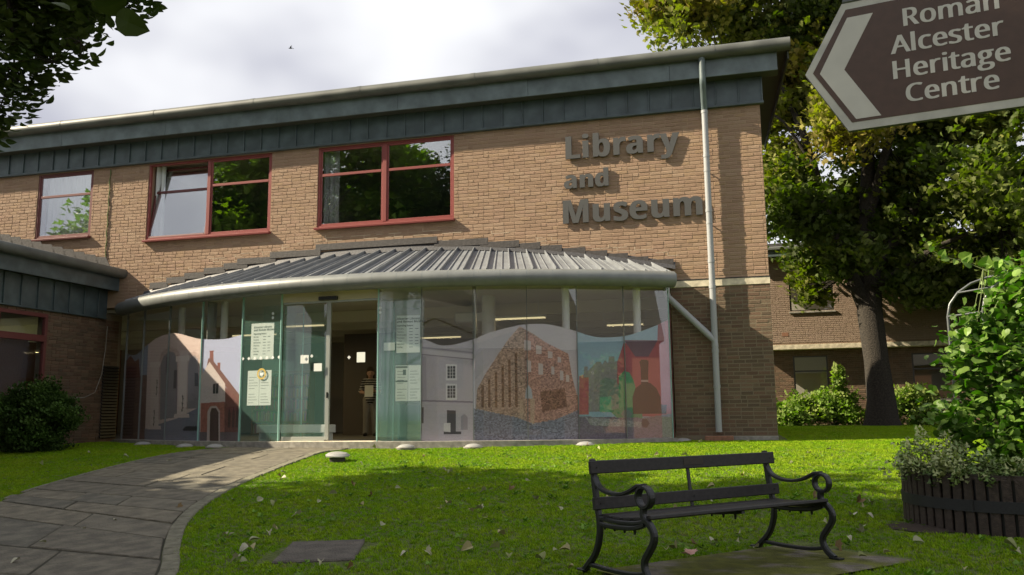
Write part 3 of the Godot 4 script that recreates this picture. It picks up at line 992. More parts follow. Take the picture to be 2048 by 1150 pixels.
	c.fill([[-17.9, 0.27], [-12, 0.27], [-12, 0], [-17.8, 0]], lin(116, 104, 108), 0.06, 2)
	c.fill([[-16.8, 0], [-16.9, 0.69], [-16.5, 0.8], [-15.7, 0.81], [-15.1, 0.7], [-14.9, 0]], lin(206, 190, 182))
	c.fill([[-16.4, 0], [-16.5, 0.67], [-16.3, 0.76], [-15.7, 0.76], [-15.3, 0.67], [-15.1, 0]], lin(100, 78, 74))
	c.fill([[-16.25, 1.26], [-15.45, 1.27], [-15.45, 1.06], [-16.2, 1.06]], lin(60, 62, 66))
	c.fill([[-15.88, 1.26], [-15.8, 1.26], [-15.8, 1.06], [-15.88, 1.06]], lin(200, 195, 190))
	for x in [-13.9, -13.3, -12.8]: c.fill([[x, 0.65], [x + 0.15, 0.78], [x + 0.35, 0.65], [x + 0.35, 0.36], [x, 0.36]], lin(92, 64, 62))
	var wl := [[-36.1, 2.12], [-33, 2.04], [-31.1, 2.10], [-28.9, 2.24], [-27.2, 2.35], [-25.4, 2.4], [-23.6, 2.42], [-22, 2.38], [-20.5, 2.31], [-18.9, 2.24], [-16.8, 2.2], [-14.6, 2.19], [-12.2, 2.25]]
	film("mural_print", "printed mural of arches and a gabled brick house with wavy top", c, wl, B)

	c = Canvas.new(1100, 500, 7.3, 31.0, 2.5)
	# pale classical front
	c.fill([[7, 2.5], [12.3, 2.5], [12.3, 0], [7, 0]], lin(196, 190, 202), 0.03, 2)
	c.fill([[7, 1.88], [12.2, 1.75], [12.2, 1.72], [7, 1.85]], lin(160, 154, 168))
	c.fill([[7, 1.83], [12.2, 1.70], [12.2, 1.61], [7, 1.74]], lin(214, 208, 218))
	c.fill([[7, 1.74], [12.2, 1.62], [12.2, 1.60], [7, 1.72]], lin(150, 145, 158))
	c.fill([[7, 1.68], [7.7, 1.68], [7.8, 0.85], [7, 0.85]], lin(176, 170, 184))
	for y in [1.53, 1.16]:
		c.fill([[9.6, y], [10.6, y - 0.01], [10.6, y - 0.31], [9.6, y - 0.31]], lin(230, 228, 232))
		c.fill([[9.75, y - 0.04], [10.45, y - 0.04], [10.45, y - 0.27], [9.75, y - 0.27]], lin(84, 84, 92))
		for i in 2: c.fill([[9.96 + 0.23 * i, y - 0.04], [10.01 + 0.23 * i, y - 0.04], [10.01 + 0.23 * i, y - 0.27], [9.96 + 0.23 * i, y - 0.27]], lin(214, 212, 216))
		for i in 3: c.fill([[9.75, y - 0.09 - 0.06 * i], [10.45, y - 0.09 - 0.06 * i], [10.45, y - 0.1 - 0.06 * i], [9.75, y - 0.1 - 0.06 * i]], lin(214, 212, 216))
	c.fill([[7, 0.86], [12.2, 0.82], [12.2, 0.79], [7, 0.83]], lin(140, 134, 150))
	for i in 6: c.fill([[7, 0.76 - 0.11 * i], [12.2, 0.73 - 0.11 * i], [12.2, 0.725 - 0.11 * i], [7, 0.755 - 0.11 * i]], lin(182, 176, 190))
	c.fill([[9.7, 0.66], [10.5, 0.65], [10.5, 0.26], [9.7, 0.26]], lin(88, 84, 92))
	c.fill([[11, 0.29], [11, 0.54], [11.3, 0.59], [11.6, 0.53], [11.6, 0.29]], lin(160, 154, 168))
	c.fill([[9.4, 0.26], [11, 0.26], [11, 0.21], [9.4, 0.21]], lin(74, 70, 78))
	c.fill([[9.4, 0.42], [10, 0.42], [10, 0.25], [9.4, 0.26]], lin(226, 222, 226))
	c.fill([[7.25, 0.72], [7.5, 0.72], [7.5, 0.42], [7.25, 0.42]], lin(84, 80, 88))
	# ruined brick building over cobbles
	c.fill([[12.2, 2.5], [22, 2.5], [22, 0], [12.2, 0]], lin(206, 198, 206), 0.02, 3)
	c.fill([[12.2, 1.9], [16, 2.15], [14, 1.6], [12.2, 1.2]], lin(196, 190, 200), 0.02, 3)
	c.fill([[16.5, 2.24], [17.7, 2.1], [18.9, 1.93], [21, 1.71], [21.1, 1.56], [21.3, 1.28], [21.7, 0.94], [21.9, 0.88], [21.8, 0.61], [19.7, 0.45], [17.6, 0.4], [16.1, 0.5], [12.4, 0.69], [12.5, 1.05], [13.3, 1.35], [14.4, 1.69], [15.4, 1.99]], lin(186, 156, 140), 0.2, 4)
	c.fill([[17.0, 2.16], [18.9, 1.93], [21, 1.71], [21.1, 1.56], [21.3, 1.28], [21.7, 0.94], [21.8, 0.61], [19.7, 0.45], [17.6, 0.4], [17.0, 0.44]], lin(190, 146, 134), 0.18, 4)
	c.fill([[18.3, 1.0], [20.6, 1.05], [20.8, 0.7], [18.5, 0.62]], lin(140, 102, 88), 0.25, 4)
	for i in 6: c.fill([[12.9 + 0.62 * i, 1.12 + 0.12 * i], [13.1 + 0.62 * i, 1.14 + 0.12 * i], [13.1 + 0.62 * i, 0.7], [12.9 + 0.62 * i, 0.72]], lin(132, 100, 80), 0.25, 4)
	for q in [[16.9, 1.97, 0.6, 0.2], [18, 1.87, 0.5, 0.17], [19.1, 1.76, 0.4, 0.14], [20, 1.65, 0.3, 0.11], [17.1, 1.59, 0.4, 0.23], [18.2, 1.53, 0.4, 0.22], [19.4, 1.47, 0.25, 0.16], [20.2, 1.39, 0.3, 0.19], [20.75, 1.31, 0.28, 0.14]]:
		c.fill([[q[0], q[1]], [q[0] + q[2], q[1] - 0.02], [q[0] + q[2], q[1] - q[3]], [q[0], q[1] - q[3]]], lin(216, 200, 200))
	c.fill([[16.9, 0.86], [17, 1.04], [17.2, 1.12], [17.5, 1.04], [17.6, 0.86]], lin(190, 196, 206))
	c.fill([[16.4, 0.83], [16.7, 0.83], [16.7, 0.46], [16.4, 0.47]], lin(200, 172, 152), 0.08, 3)
	c.fill([[17.4, 0.86], [17.8, 0.86], [17.7, 0.39], [17.4, 0.4]], lin(200, 172, 152), 0.08, 3)
	c.fill([[12.2, 0.69], [16.1, 0.52], [17.6, 0.4], [19.7, 0.47], [22, 0.66], [22, 0], [12.2, 0]], lin(138, 140, 158), 0.16, 4)
	# a steam engine in front of red houses
	c.fill([[21.9, 2.5], [31.2, 2.5], [31.2, 0], [21.9, 0]], lin(150, 180, 200), 0.02, 3)
	c.fill([[22, 1.28], [23, 1.34], [22.8, 0.55], [21.9, 0.55]], lin(186, 100, 106), 0.06, 2)
	c.fill([[22.4, 1.25], [22.5, 1.46], [22.8, 1.46], [22.8, 1.37], [23.7, 1.55], [24.1, 1.55], [24.2, 1.49], [24.5, 1.58], [24.8, 1.52], [24.9, 1.65], [25.4, 1.65], [25.4, 1.55], [25.9, 1.58], [25.6, 0.6], [22.8, 0.6], [22.9, 1.25]], lin(146, 142, 142), 0.06, 2)
	c.fill([[25.5, 0.5], [25.7, 1.55], [26.4, 1.93], [28.2, 1.68], [29.8, 1.96], [29.9, 2.28], [31.2, 2.5], [31.2, 0.5]], lin(172, 84, 96), 0.05, 2)
	c.fill([[26.4, 1.97], [29.8, 1.97], [28.8, 1.65], [27.5, 1.65]], lin(112, 86, 104), 0.05, 2)
	c.fill([[29.9, 2.3], [30.6, 2.38], [30.6, 1.9], [29.9, 1.92]], lin(150, 78, 92), 0.05, 2)
	c.fill([[23.8, 0.62], [24, 1.19], [24.5, 1.25], [25.5, 1.2], [25.8, 1.06], [25.7, 0.62]], lin(122, 140, 128), 0.05, 2)
	c.fill([[25.7, 0.6], [25.8, 1.28], [26.3, 1.37], [26.8, 1.35], [27.2, 1.21], [27.4, 1.06], [27.3, 0.6]], lin(74, 156, 112), 0.05, 2)
	c.fill([[23.9, 0.88], [25, 0.89], [25, 0.59], [23.9, 0.59]], lin(104, 172, 136), 0.03, 2)
	c.fill([[24.8, 0.62], [26.2, 0.69], [28, 0.66], [28, 0.46], [25.7, 0.45]], lin(70, 142, 106), 0.05, 2)
	c.fill([[25.9, 0.55], [26.2, 0.63], [26.7, 0.63], [27.0, 0.55], [26.7, 0.47], [26.2, 0.47]], lin(110, 128, 124))
	c.fill([[27.1, 0.55], [27.1, 0.88], [27.4, 1.04], [28.1, 1.14], [28.9, 1.14], [29.5, 1.04], [29.9, 0.87], [29.9, 0.73], [30.5, 0.72], [30.4, 0.55]], lin(46, 40, 48), 0.06, 2)
	c.fill([[28, 1.12], [28, 1.43], [27.9, 1.55], [28.1, 1.59], [28.6, 1.59], [28.8, 1.56], [28.7, 1.28], [28.7, 1.12]], lin(44, 38, 46))
	c.fill([[28.0, 1.20], [28.7, 1.20], [28.7, 1.16], [28.0, 1.16]], lin(170, 150, 150))
	c.fill([[21.9, 0.52], [28, 0.48], [31.2, 0.56], [31.2, 0], [21.9, 0]], lin(128, 118, 132), 0.10, 3)
	c.fill([[22.5, 0.50], [25.4, 0.46], [28.0, 0.40], [27.8, 0.3], [23, 0.35]], lin(158, 158, 160), 0.15, 3)
	c.fill([[27.9, 0.37], [28, 0.45], [28.4, 0.45], [28.7, 0.37], [28.4, 0.29], [28, 0.29]], lin(70, 60, 70))
	var wr := [[7.3, 2.03], [8, 1.97], [9.1, 1.89], [10, 1.89], [11, 1.93], [12.25, 2.0], [13.3, 2.09], [14.4, 2.16], [15.6, 2.22], [16.6, 2.26], [17.9, 2.28], [19.1, 2.27], [20.3, 2.22], [21.9, 2.13], [22.9, 2.06], [23.9, 2.02], [25, 2.02], [26.6, 2.05], [27.9, 2.13], [29.6, 2.25], [31, 2.37]]
	film("mural_print", "printed mural of a pale classical front, a brick ruin and a green steam engine", c, wr, B)

# a sheet of paper on the inside of a pane; deg and y give its corners
func sheet(n: String, label: String, cat: String, d0: float, d1: float, y0: float, y1: float, m: Material, group := "") -> Node3D:
	var mid := (d0 + d1) * 0.5
	var a := chord(d0, y0, -0.016)
	var c := chord(d1, y0, -0.016)
	var o := thing(n, label, cat, (a + c) * 0.5, 0.0, group)
	o.basis = chord_basis(mid)
	put("paper", span(-a.distance_to(c) * 0.5, a.distance_to(c) * 0.5, 0, y1 - y0, -0.001, 0.001), m, o)
	return o

func lines(o: Node3D, text: String, x: float, y: float, em: float, bold := 400):
	var f := SystemFont.new()
	f.font_names = PackedStringArray(["Droid Sans"])
	f.font_weight = bold
	var tm := TextMesh.new()
	tm.text = text
	tm.font = f
	tm.font_size = 32
	tm.pixel_size = em / 32.0
	tm.depth = 0.0008
	tm.curve_step = 4.0
	tm.horizontal_alignment = HORIZONTAL_ALIGNMENT_LEFT
	var p := put("lettering", tm, M["black"], o)
	p.position = Vector3(x, y, 0.0018)

func notices():
	for s in [["left", -11.16, -8.3, 1.72, 2.44], ["right", 4.84, 7.12, 1.76, 2.46]]:
		var o := sheet("opening_hours_poster", "pale opening hours poster on the glass %s" % ("left of the doors, above a gold ring sticker" if s[0] == "left" else "right of the doors, beside the classical front mural"), "poster", s[1], s[2], s[3], s[4], M["paper"], "opening hours posters")
		lines(o, "Alcester Library", -0.22, 0.64, 0.058, 700)
		lines(o, "and Roman Museum", -0.22, 0.585, 0.058, 700)
		lines(o, "Opening hours", -0.22, 0.51, 0.045, 700)
		var days := ["Monday", "Tuesday", "Wednesday", "Thursday", "Friday", "Saturday", "Sunday"]
		var b := MB.new()
		for i in 7:
			lines(o, days[i], -0.22, 0.45 - 0.057 * i, 0.036)
			if i != 1 and i != 6: add_span(b, 0.13, 0.20, 0.444 - 0.057 * i, 0.456 - 0.057 * i, 0.001, 0.0022)
			add_span(b, 0.02, 0.09, 0.444 - 0.057 * i, 0.456 - 0.057 * i, 0.001, 0.0022)
		put("hours", b.done(), M["dark pipe"], o)
	var names := ["pale notice sheets with a blue corner below the gold ring sticker", "pair of pale notice sheets with dark headings beside the grey mural", "small white note on the glass right of the doors", "square white sticker on the shut left door leaf", "square white sticker on the dark open doorway side", "small pale note low on the left door leaf"]
	var spec := [[-11.41, -8.45, 0.80, 1.48, 0], [4.79, 7.2, 0.84, 1.50, 1], [3.63, 4.7, 1.81, 1.96, 2], [-5.19, -4.3, 1.61, 1.77, 3], [0.85, 1.72, 1.60, 1.79, 4], [-3.71, -2.85, 1.45, 1.60, 5]]
	for q in spec:
		var o := sheet("notice", names[q[4]], "notice", q[0], q[1], q[2], q[3], M["paper"], "notices on the glass")
		var b := MB.new()
		var w = (q[1] - q[0]) * 0.2055 * 0.5
		if q[4] < 2:
			for k in 2:
				var x = -w + 0.02 + k * w
				for i in 10:
					if i == 4: continue
					add_span(b, x + 0.02, x + w * rng.randf_range(0.45, 0.85), 0.05 + 0.055 * i, 0.058 + 0.055 * i, 0.001, 0.002)
			add_span(b, -0.003, 0.003, 0.0, q[3] - q[2], 0.001, 0.0018)
			if q[4] == 1:
				add_span(b, -w + 0.01, -0.01, q[3] - q[2] - 0.05, q[3] - q[2] - 0.015, 0.001, 0.002)
				add_span(b, -w + 0.01, -0.01, 0.35, 0.38, 0.001, 0.0022)
				add_span(b, -0.10, -0.04, 0.48, 0.58, 0.001, 0.002)
				b.lathe(Vector3(0.2, 0.40, 0.001), [[0.0, 0.0], [0.02, 0.001]], 10)
			put("print", b.done(), M["dark pipe"], o)
	var r := thing("ring_sticker", "round gold ring sticker on the glass left of the doors", "sticker", chord(-9.6, 1.43, 0.008))
	r.basis = chord_basis(-9.6)
	var t := MB.new()
	for k in 24:
		var a := TAU * k / 24
		var e := TAU * (k + 1) / 24
		var p := func(an: float, rad: float) -> Vector3: return Vector3(cos(an) * rad, sin(an) * rad, 0)
		t.quad(p.call(a, 0.075), p.call(a, 0.11), p.call(e, 0.11), p.call(e, 0.075))
	var gold := mat("gold", Color(0.50, 0.36, 0.08), 0.5)
	put("ring", t.done(), gold, r)
	put("emblem", bx(Vector3(0, -0.005, 0), Vector3(0.07, 0.055, 0.001)), M["paper"], r)
	var dots := []
	for k in 7: dots.append([-12.0 + 0.75 * k, 1.75])
	for e in [[-8.4, 2.64], [-8.4, 2.555], [3.25, 2.64], [3.25, 2.555], [-4.9, 1.75], [-3.9, 1.75], [0.1, 1.7]]: dots.append(e)
	for e in dots:
		var o := put("safety_marker", bx(Vector3.ZERO, Vector3(0.05, 0.05, 0.001)), M["white paint"])
		o.transform = Transform3D(chord_basis(e[0]) * Basis(Vector3.BACK, PI / 4), chord(e[0], e[1], 0.009))
		var hi: bool = e[1] > 2.0
		meta(o, ("white diamond marker, one of a stacked pair on the %s glass wing" % ("left" if e[0] < 0 else "right")) if hi else "small white diamond marker in the row across the door glass", "marker", "diamond markers on the glass")

# ------------------------------------------------------------------ inside
func interior():
	var fl := MB.new()
	add_span(fl, -21, -0.3, -0.05, 0.06, -8.0, -0.4)
	for k in 40:
		var a0 := -31.0 + 62.0 * k / 40.0
		var a1 := -31.0 + 62.0 * (k + 1) / 40.0
		fl.quad(arc(a0, (WALL - 0.41) / cos(deg_to_rad(a0)), 0.059), arc(a0, 11.72, 0.059), arc(a1, 11.72, 0.059), arc(a1, (WALL - 0.41) / cos(deg_to_rad(a1)), 0.059))
	put("floor", fl.done(), M["room floor"]).set_meta("kind", "structure")
	var s := put("inner_wall", span(-21, -0.3, 0.06, 3.05, -8.1, -8.0), M["room dark"])
	s.set_meta("kind", "structure")
	var dw := put("inner_wall", span(-10.9, -9.1, 0.06, 2.75, -4.4, -4.3), mat("door brown", Color(0.115, 0.10, 0.085), 0.6))
	dw.set_meta("kind", "structure")
	var jo := thing("ceiling_beams", "pale ceiling beams inside the library above the glass front murals", "beams")
	for z in [-1.9, -3.6, -5.3, -7.0]: put("beam", span(-20.5, -0.35, 2.78, 3.05, z - 0.12, z + 0.12, 0.01), M["room ceiling"], jo)
	put("duct", span(-6.6, -5.9, 2.55, 2.78, -7.8, -0.8, 0.03), M["silver"], jo)
	var low := thing("low_bench", "low white bench inside the glass left of the doors", "bench", arc(-8.6, 10.9, 0.06), deg_to_rad(-8.6))
	put("seat", bx(Vector3(0, 0.25, 0), Vector3(1.7, 0.16, 0.35), 0.01), M["white paint"], low)
	for k in [-0.78, 0.78]: put("leg", bx(Vector3(k, 0.085, 0), Vector3(0.04, 0.17, 0.3), 0.004), M["white paint"], low)
	var desk := thing("desk", "dark desk inside the glass right of the doors", "desk", arc(5.6, 9.9, 0.06), 0.1)
	put("top", bx(Vector3(0, 0.74, 0), Vector3(1.2, 0.03, 0.6), 0.004), mat("desk top", Color(0.2, 0.19, 0.15), 0.5), desk)
	for k in [-0.56, 0.56]: put("leg", bx(Vector3(k, 0.36, 0), Vector3(0.04, 0.72, 0.5), 0.004), M["dark pipe"], desk)
	put("panel", bx(Vector3(0, 0.5, -0.2), Vector3(1.06, 0.4, 0.02)), M["dark pipe"], desk)
	var col := put("column", MeshShape_column(), M["white paint"])
	meta(col, "thick white round column inside the bay behind the brick ruin mural", "column")
	var k := 0
	for p in [[-5.3, -1.2, 1.35], [-3.2, -3.4, 0.9], [-10.3, -1.0, 1.0], [-12.6, -2.6, 1.3], [-8.4, -5.0, 1.2]]:
		var t := thing("strip_light", ["lit strip light seen over the brick ruin mural", "lit strip light deep in the room over the steam engine mural", "lit strip light seen through the glass left of the doors", "lit strip light seen over the arches mural", "lit strip light deep in the room behind the doors", "lit strip light at the back of the room behind the ruin"][k], "ceiling light", Vector3(p[0], 2.62, p[1]), 0.0, "strip lights in the library")
		put("housing", bx(Vector3(0, 0.06, 0), Vector3(p[2], 0.05, 0.12), 0.008), M["white paint"], t)
		put("tube", bx(Vector3(0, 0.015, 0), Vector3(p[2] - 0.04, 0.03, 0.05), 0.008), M["light tube"], t)
		for e in [-0.5, 0.5]: put("hanger", span(e - 0.005, e + 0.005, 0.085, 0.43, -0.005, 0.005), M["silver"], t)
		var l := AreaLight3D.new()
		l.name = "glow"
		l.area_size = Vector2(p[2] - 0.04, 0.06)
		l.light_energy = 0.7
		l.light_color = Color(1.0, 0.88, 0.6)
		l.shadow_enabled = true
		t.add_child(l, true)
		l.position = Vector3(0, -0.012, 0)
		l.rotation.x = -PI / 2
		k += 1
	for e in [[-13.2, -5.2, "behind the arches mural"], [-6.4, -6.6, "behind the classical front mural"], [-3.2, -6.8, "behind the steam engine mural"]]:
		var c := thing("bookcase", "tall wooden bookcase full of books %s" % e[2], "bookcase", Vector3(e[0], 0.06, e[1]), 0.0, "bookcases in the library")
		var f := MB.new()
		for sx in [-0.9, 0.9]: add_span(f, sx - 0.012, sx + 0.012, 0, 1.8, -0.15, 0.15)
		for i in 6: add_span(f, -0.888, 0.888, 0.02 + 0.34 * i, 0.04 + 0.34 * i, -0.15, 0.15)
		add_span(f, -0.888, 0.888, 0, 1.8, -0.16, -0.15)
		put("shelf", f.done(), mat("shelf wood", Color(0.24, 0.15, 0.07), 0.6) if not M.has("shelf wood") else M["shelf wood"], c)
		var bk := MB.new()
		for i in 5:
			var x := -0.87
			while x < 0.82:
				var w := rng.randf_range(0.02, 0.05)
				var h := rng.randf_range(0.2, 0.29)
				bk.col = Color(rng.randf_range(0.05, 0.5), rng.randf_range(0.05, 0.35), rng.randf_range(0.04, 0.3))
				add_span(bk, x, x + w - 0.002, 0.041 + 0.34 * i, 0.041 + 0.34 * i + h, -0.1, 0.1 + rng.randf() * 0.03)
				x += w
		if not M.has("book"):
			mat("book", Color(1, 1, 1), 0.7).vertex_color_use_as_albedo = true
		put("books", bk.done(), M["book"], c, "stuff")

func MeshShape_column() -> ArrayMesh:
	var b := MB.new()
	b.tube([Vector3(-5.55, 0.06, 0.1), Vector3(-5.55, 3.05, 0.1)], [0.14, 0.14], 24, false)
	return b.done()

# ------------------------------------------------------------------ the low wing at the left and the wing behind
func low_wing():
	var W := thing("side_wing", "low dark brick wing with grey cladding and gutter at the left edge", "building")
	var wl := Node3D.new()
	wl.name = "wall"
	W.add_child(wl, true)
	var mb := MB.new()
	mb.col = Color(0.215, 0.175, 0.115)
	add_span(mb, -15.2, -14.962, -0.3, 3.0, -0.6, 1.70)
	add_span(mb, -15.2, -14.962, -0.3, 0.75, 1.70, 8.6)
	add_span(mb, -15.2, -14.962, 2.80, 3.0, 1.70, 8.6)
	add_span(mb, -15.2, -14.962, 0.75, 2.80, 4.2, 8.6)
	put("mortar", mb.done(), M["mortar"], wl)
	var list := []
	var xf := Transform3D(Basis(Vector3.UP, PI / 2), Vector3(-14.95, 0, 0))
	lay_bricks(-8.6, 0.5, 0.0, 2.86, func(a: float, b: float, y: float) -> Array:
		if y > 0.74 and y < 2.76 and b > -4.2 and a < -1.70:
			if b > -1.70 and a > -2.2: a = -1.70
			elif a < -4.2 and b < -3.7: b = -4.2
			else: return []
		return [a, b] if b > a else [], list, xf)
	set_bricks(list, wl, "brown", 110)
	put("back_wall", span(-21.5, -15.2, -0.3, 3.4, 8.4, 8.6), M["far brick"], W)
	put("floor_slab", span(-21.5, -15.2, -0.3, 0.02, 0.0, 8.4), M["room floor"], W)
	put("inner_wall", span(-19.0, -18.9, 0.02, 3.4, 0.0, 8.4), M["room dark"], W)
	put("inner_ceiling", span(-21.5, -15.2, 3.0, 3.05, 0.0, 8.4), M["room dark"], W)
	# window in dark red frames
	var w := Node3D.new()
	w.name = "window"
	W.add_child(w, true)
	var f := MB.new()
	for z in [1.70, 2.93, 4.14]: add_span(f, -15.02, -14.93, 0.75, 2.80, z, z + 0.07, 0.006)
	add_span(f, -15.02, -14.932, 2.72, 2.80, 1.77, 4.14, 0.006)
	add_span(f, -15.02, -14.925, 2.20, 2.34, 1.77, 4.14, 0.006)
	add_span(f, -15.02, -14.91, 0.75, 0.83, 1.77, 4.14, 0.006)
	put("frame", f.done(), M["sash brown"], w)
	for y in [[0.83, 2.20], [2.34, 2.72]]:
		for z in [[1.77, 2.93], [3.0, 4.14]]: put("pane", span(-14.985, -14.979, y[0], y[1], z[0], z[1]), M["window glass"], w)
	# cladding, fascia, gutter
	var z := 0.31
	put("cladding_panel", span(-14.93, -14.90, 2.89, 3.55, 0.0, 0.30, 0.004), M["cladding"], W)
	while z < 8.4:
		var t := MB.new()
		add_span(t, -14.93, -14.90, 2.89, 3.55, z, z + 0.436, 0.004)
		add_span(t, -14.90, -14.865, 2.90, 3.54, z - 0.011, z + 0.011, 0.005)
		put("cladding_panel", t.done(), M["cladding"], W)
		z += 0.44
	put("drip_edge", span(-14.95, -14.88, 2.865, 2.895, 0.0, 8.6, 0.006), M["cladding"], W)
	put("soffit", span(-14.95, -14.60, 3.54, 3.57, -0.3, 8.6), M["soffit"], W)
	put("fascia_board", span(-14.62, -14.59, 3.51, 3.84, 0.01, 8.6, 0.004), M["cladding"], W)
	var g := MB.new()
	g.tube([Vector3(-14.5, 3.92, 0.0), Vector3(-14.5, 3.95, 8.6)], [0.115, 0.115], 18)
	put("eaves_gutter", g.done(), M["old gutter"], W)
	var r := MB.new()
	r.prism([Vector2(-14.62, 3.80), Vector2(-14.50, 3.94), Vector2(-20.5, 5.40), Vector2(-20.5, 5.25)], Transform3D(Basis(), Vector3(0, 0, 0.02)), 8.6)
	put("roof", r.done(), M["slate"], W)
	# lead steps where its roof meets the main wall
	for k in 13:
		var x := -14.55 - 0.30 * k
		var y := 4.00 + 0.077 * k
		var b := MB.new()
		b.prism([Vector2(x - 0.30, y + 0.06), Vector2(x - 0.34, y + 0.27), Vector2(x - 0.08, y + 0.25), Vector2(x + 0.05, y + 0.02), Vector2(x + 0.03, y - 0.02)], Transform3D(Basis(Vector3.UP, 0.03), Vector3(0, 0, 0.012)), 0.016)
		put("lead_flashing", b.done(), M["lead step"], W)
	# dark louvred panel in the corner
	var lv := Node3D.new()
	lv.name = "louvre"
	W.add_child(lv, true)
	for k in 24:
		var b := MB.new()
		b.box(Vector3(-14.93, 0.15 + 0.07 * k, -0.28), Vector3(0.03, 0.06, 0.5), Basis(Vector3.BACK, 0.5), 0.003)
		put("slat", b.done(), M["black"], lv)

func rear_wing():
	var W := thing("rear_wing", "two storey brick wing behind the big tree with a white band", "building")
	var z := -17.0
	var mb := MB.new()
	mb.col = Color(0.25, 0.18, 0.12)
	var holes := [[1.40, 2.98, 4.28, 5.95], [1.42, 2.68, 0.9, 2.64], [5.6, 7.2, 4.28, 5.95], [5.6, 7.2, 0.9, 2.64]]
	var xs := [0.0, 1.40, 2.98, 5.6, 7.2, 22.0]
	var zl := z - 0.5
	var xl := [0.0, 1.42, 2.68, 5.6, 7.2, 22.0]
	for i in xs.size() - 1:
		if i % 2 == 0:
			add_span(mb, xs[i], xs[i + 1], 2.9, 6.6, z - 0.3, z - 0.008)
			add_span(mb, xl[i], xl[i + 1], -0.3, 2.9, zl - 0.3, zl - 0.008)
		else:
			add_span(mb, xl[i], xl[i + 1], -0.3, 0.9, zl - 0.3, zl - 0.008)
			add_span(mb, xl[i], xl[i + 1], 2.64, 2.9, zl - 0.3, zl - 0.008)
			add_span(mb, xs[i], xs[i + 1], 2.9, 4.28, z - 0.3, z - 0.008)
			add_span(mb, xs[i], xs[i + 1], 5.95, 6.6, z - 0.3, z - 0.008)
	var wl := Node3D.new()
	wl.name = "wall"
	W.add_child(wl, true)
	put("mortar", mb.done(), M["mortar"], wl)
	var list := []
	var skip := func(a: float, b: float, y: float) -> Array:
		for h in holes:
			if y > h[2] and y < h[3] and b > h[0] and a < h[1]:
				if a < h[0]: b = h[0]
				elif b > h[1]: a = h[1]
				else: return []
		return [a, b]
	var xf := Transform3D(Basis(), Vector3(0, 0, z))
	lay_bricks(0.0, 11.0, 3.06, 6.4, skip, list, xf)
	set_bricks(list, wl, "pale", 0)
	list = []
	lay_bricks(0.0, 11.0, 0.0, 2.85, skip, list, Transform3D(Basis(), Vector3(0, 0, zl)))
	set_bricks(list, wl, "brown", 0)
	put("band", span(0.0, 22, 2.86, 3.03, z - 0.5, z + 0.03, 0.004), M["band"], W)
	put("eaves_board", span(-0.3, 22, 6.38, 6.62, z - 0.1, z + 0.35, 0.01), M["fascia"], W)
	put("gutter", span(-0.3, 22, 6.62, 6.76, z + 0.2, z + 0.42, 0.03), M["gutter metal"], W)
	put("roof", span(-0.3, 22, 6.76, 6.9, z - 6, z + 0.3), M["slate"], W)
	put("inner_wall", span(0.0, 22, -0.3, 6.6, z - 4.2, z - 4.0), M["room dark"], W)
	put("inner_floor", span(0.0, 22, 3.0, 3.1, z - 4.0, z - 0.3), M["room dark"], W)
	for h in holes:
		z = -17.0 if h[2] > 3.0 else zl
		var w := Node3D.new()
		w.name = "window"
		W.add_child(w, true)
		var f := MB.new()
		add_span(f, h[0], h[0] + 0.06, h[2], h[3], z - 0.12, z - 0.03)
		add_span(f, h[1] - 0.06, h[1], h[2], h[3], z - 0.12, z - 0.03)
		add_span(f, h[0] + 0.06, h[1] - 0.06, h[2], h[2] + 0.06, z - 0.12, z - 0.028)
		add_span(f, h[0] + 0.06, h[1] - 0.06, h[3] - 0.06, h[3], z - 0.12, z - 0.028)
		add_span(f, h[0] + 0.06, h[1] - 0.06, h[3] - 0.62, h[3] - 0.56, z - 0.12, z - 0.028)
		put("frame", f.done(), M["dark frame"], w)
		put("sill", span(h[0] - 0.05, h[1] + 0.05, h[2] - 0.06, h[2], z - 0.1, z + 0.06, 0.005), M["concrete"], w)
		put("pane", span(h[0] + 0.06, h[1] - 0.06, h[2] + 0.06, h[3] - 0.62, z - 0.082, z - 0.076), M["window glass"], w)
		put("pane", span(h[0] + 0.06, h[1] - 0.06, h[3] - 0.56, h[3] - 0.06, z - 0.082, z - 0.076), M["window glass"], w)
	put("vent", span(1.05, 1.28, 3.36, 3.5, -17.02, -16.994), M["far brick"], W)

# a house across the street, seen in the bay's glass
func street_houses():
	var k := 0
	for q in [[Vector3(17, -1.6, 22), PI * 1.25, "brick house with steep slate roof across the street, mirrored over the steam engine mural"], [Vector3(6, -1.8, 30), PI * 1.05, "brick house with steep slate roof across the street, mirrored over the ruin mural"], [Vector3(-5.5, -1.8, 31.5), PI * 1.0, "brick house with steep slate roof across the street, mirrored beside the doors"]]:
		street_house(q[0], q[1], q[2])

func street_house(at: Vector3, turn: float, label: String):
	var H := thing("street_house", label, "house", at, turn, "houses across the street")
	put("wall", span(-5, 5, 0, 5.6, -4, 4), M["far brick"], H)
	var r := MB.new()
	r.prism([Vector2(-4.5, 5.5), Vector2(0, 9.6), Vector2(4.5, 5.5)], Transform3D(Basis(Vector3.FORWARD, Vector3.UP, Vector3.RIGHT), Vector3(-5.2, 0, 0)), 10.4)
	var ro := put("roof", r.done(), M["slate"], H)
	put("chimney", span(2.6, 3.8, 7.5, 11.4, -0.6, 0.6, 0.02), M["far brick"], ro)
	for x in [-3.0, 0.0, 3.0]:
		for y in [1.0, 3.6]:
			var w := put("window", span(x - 0.6, x + 0.6, y, y + 1.4, 3.98, 4.05, 0.01), M["dark frame"], H)
			put("pane", span(x - 0.5, x + 0.5, y + 0.1, y + 1.3, 4.04, 4.06), M["black"], w)

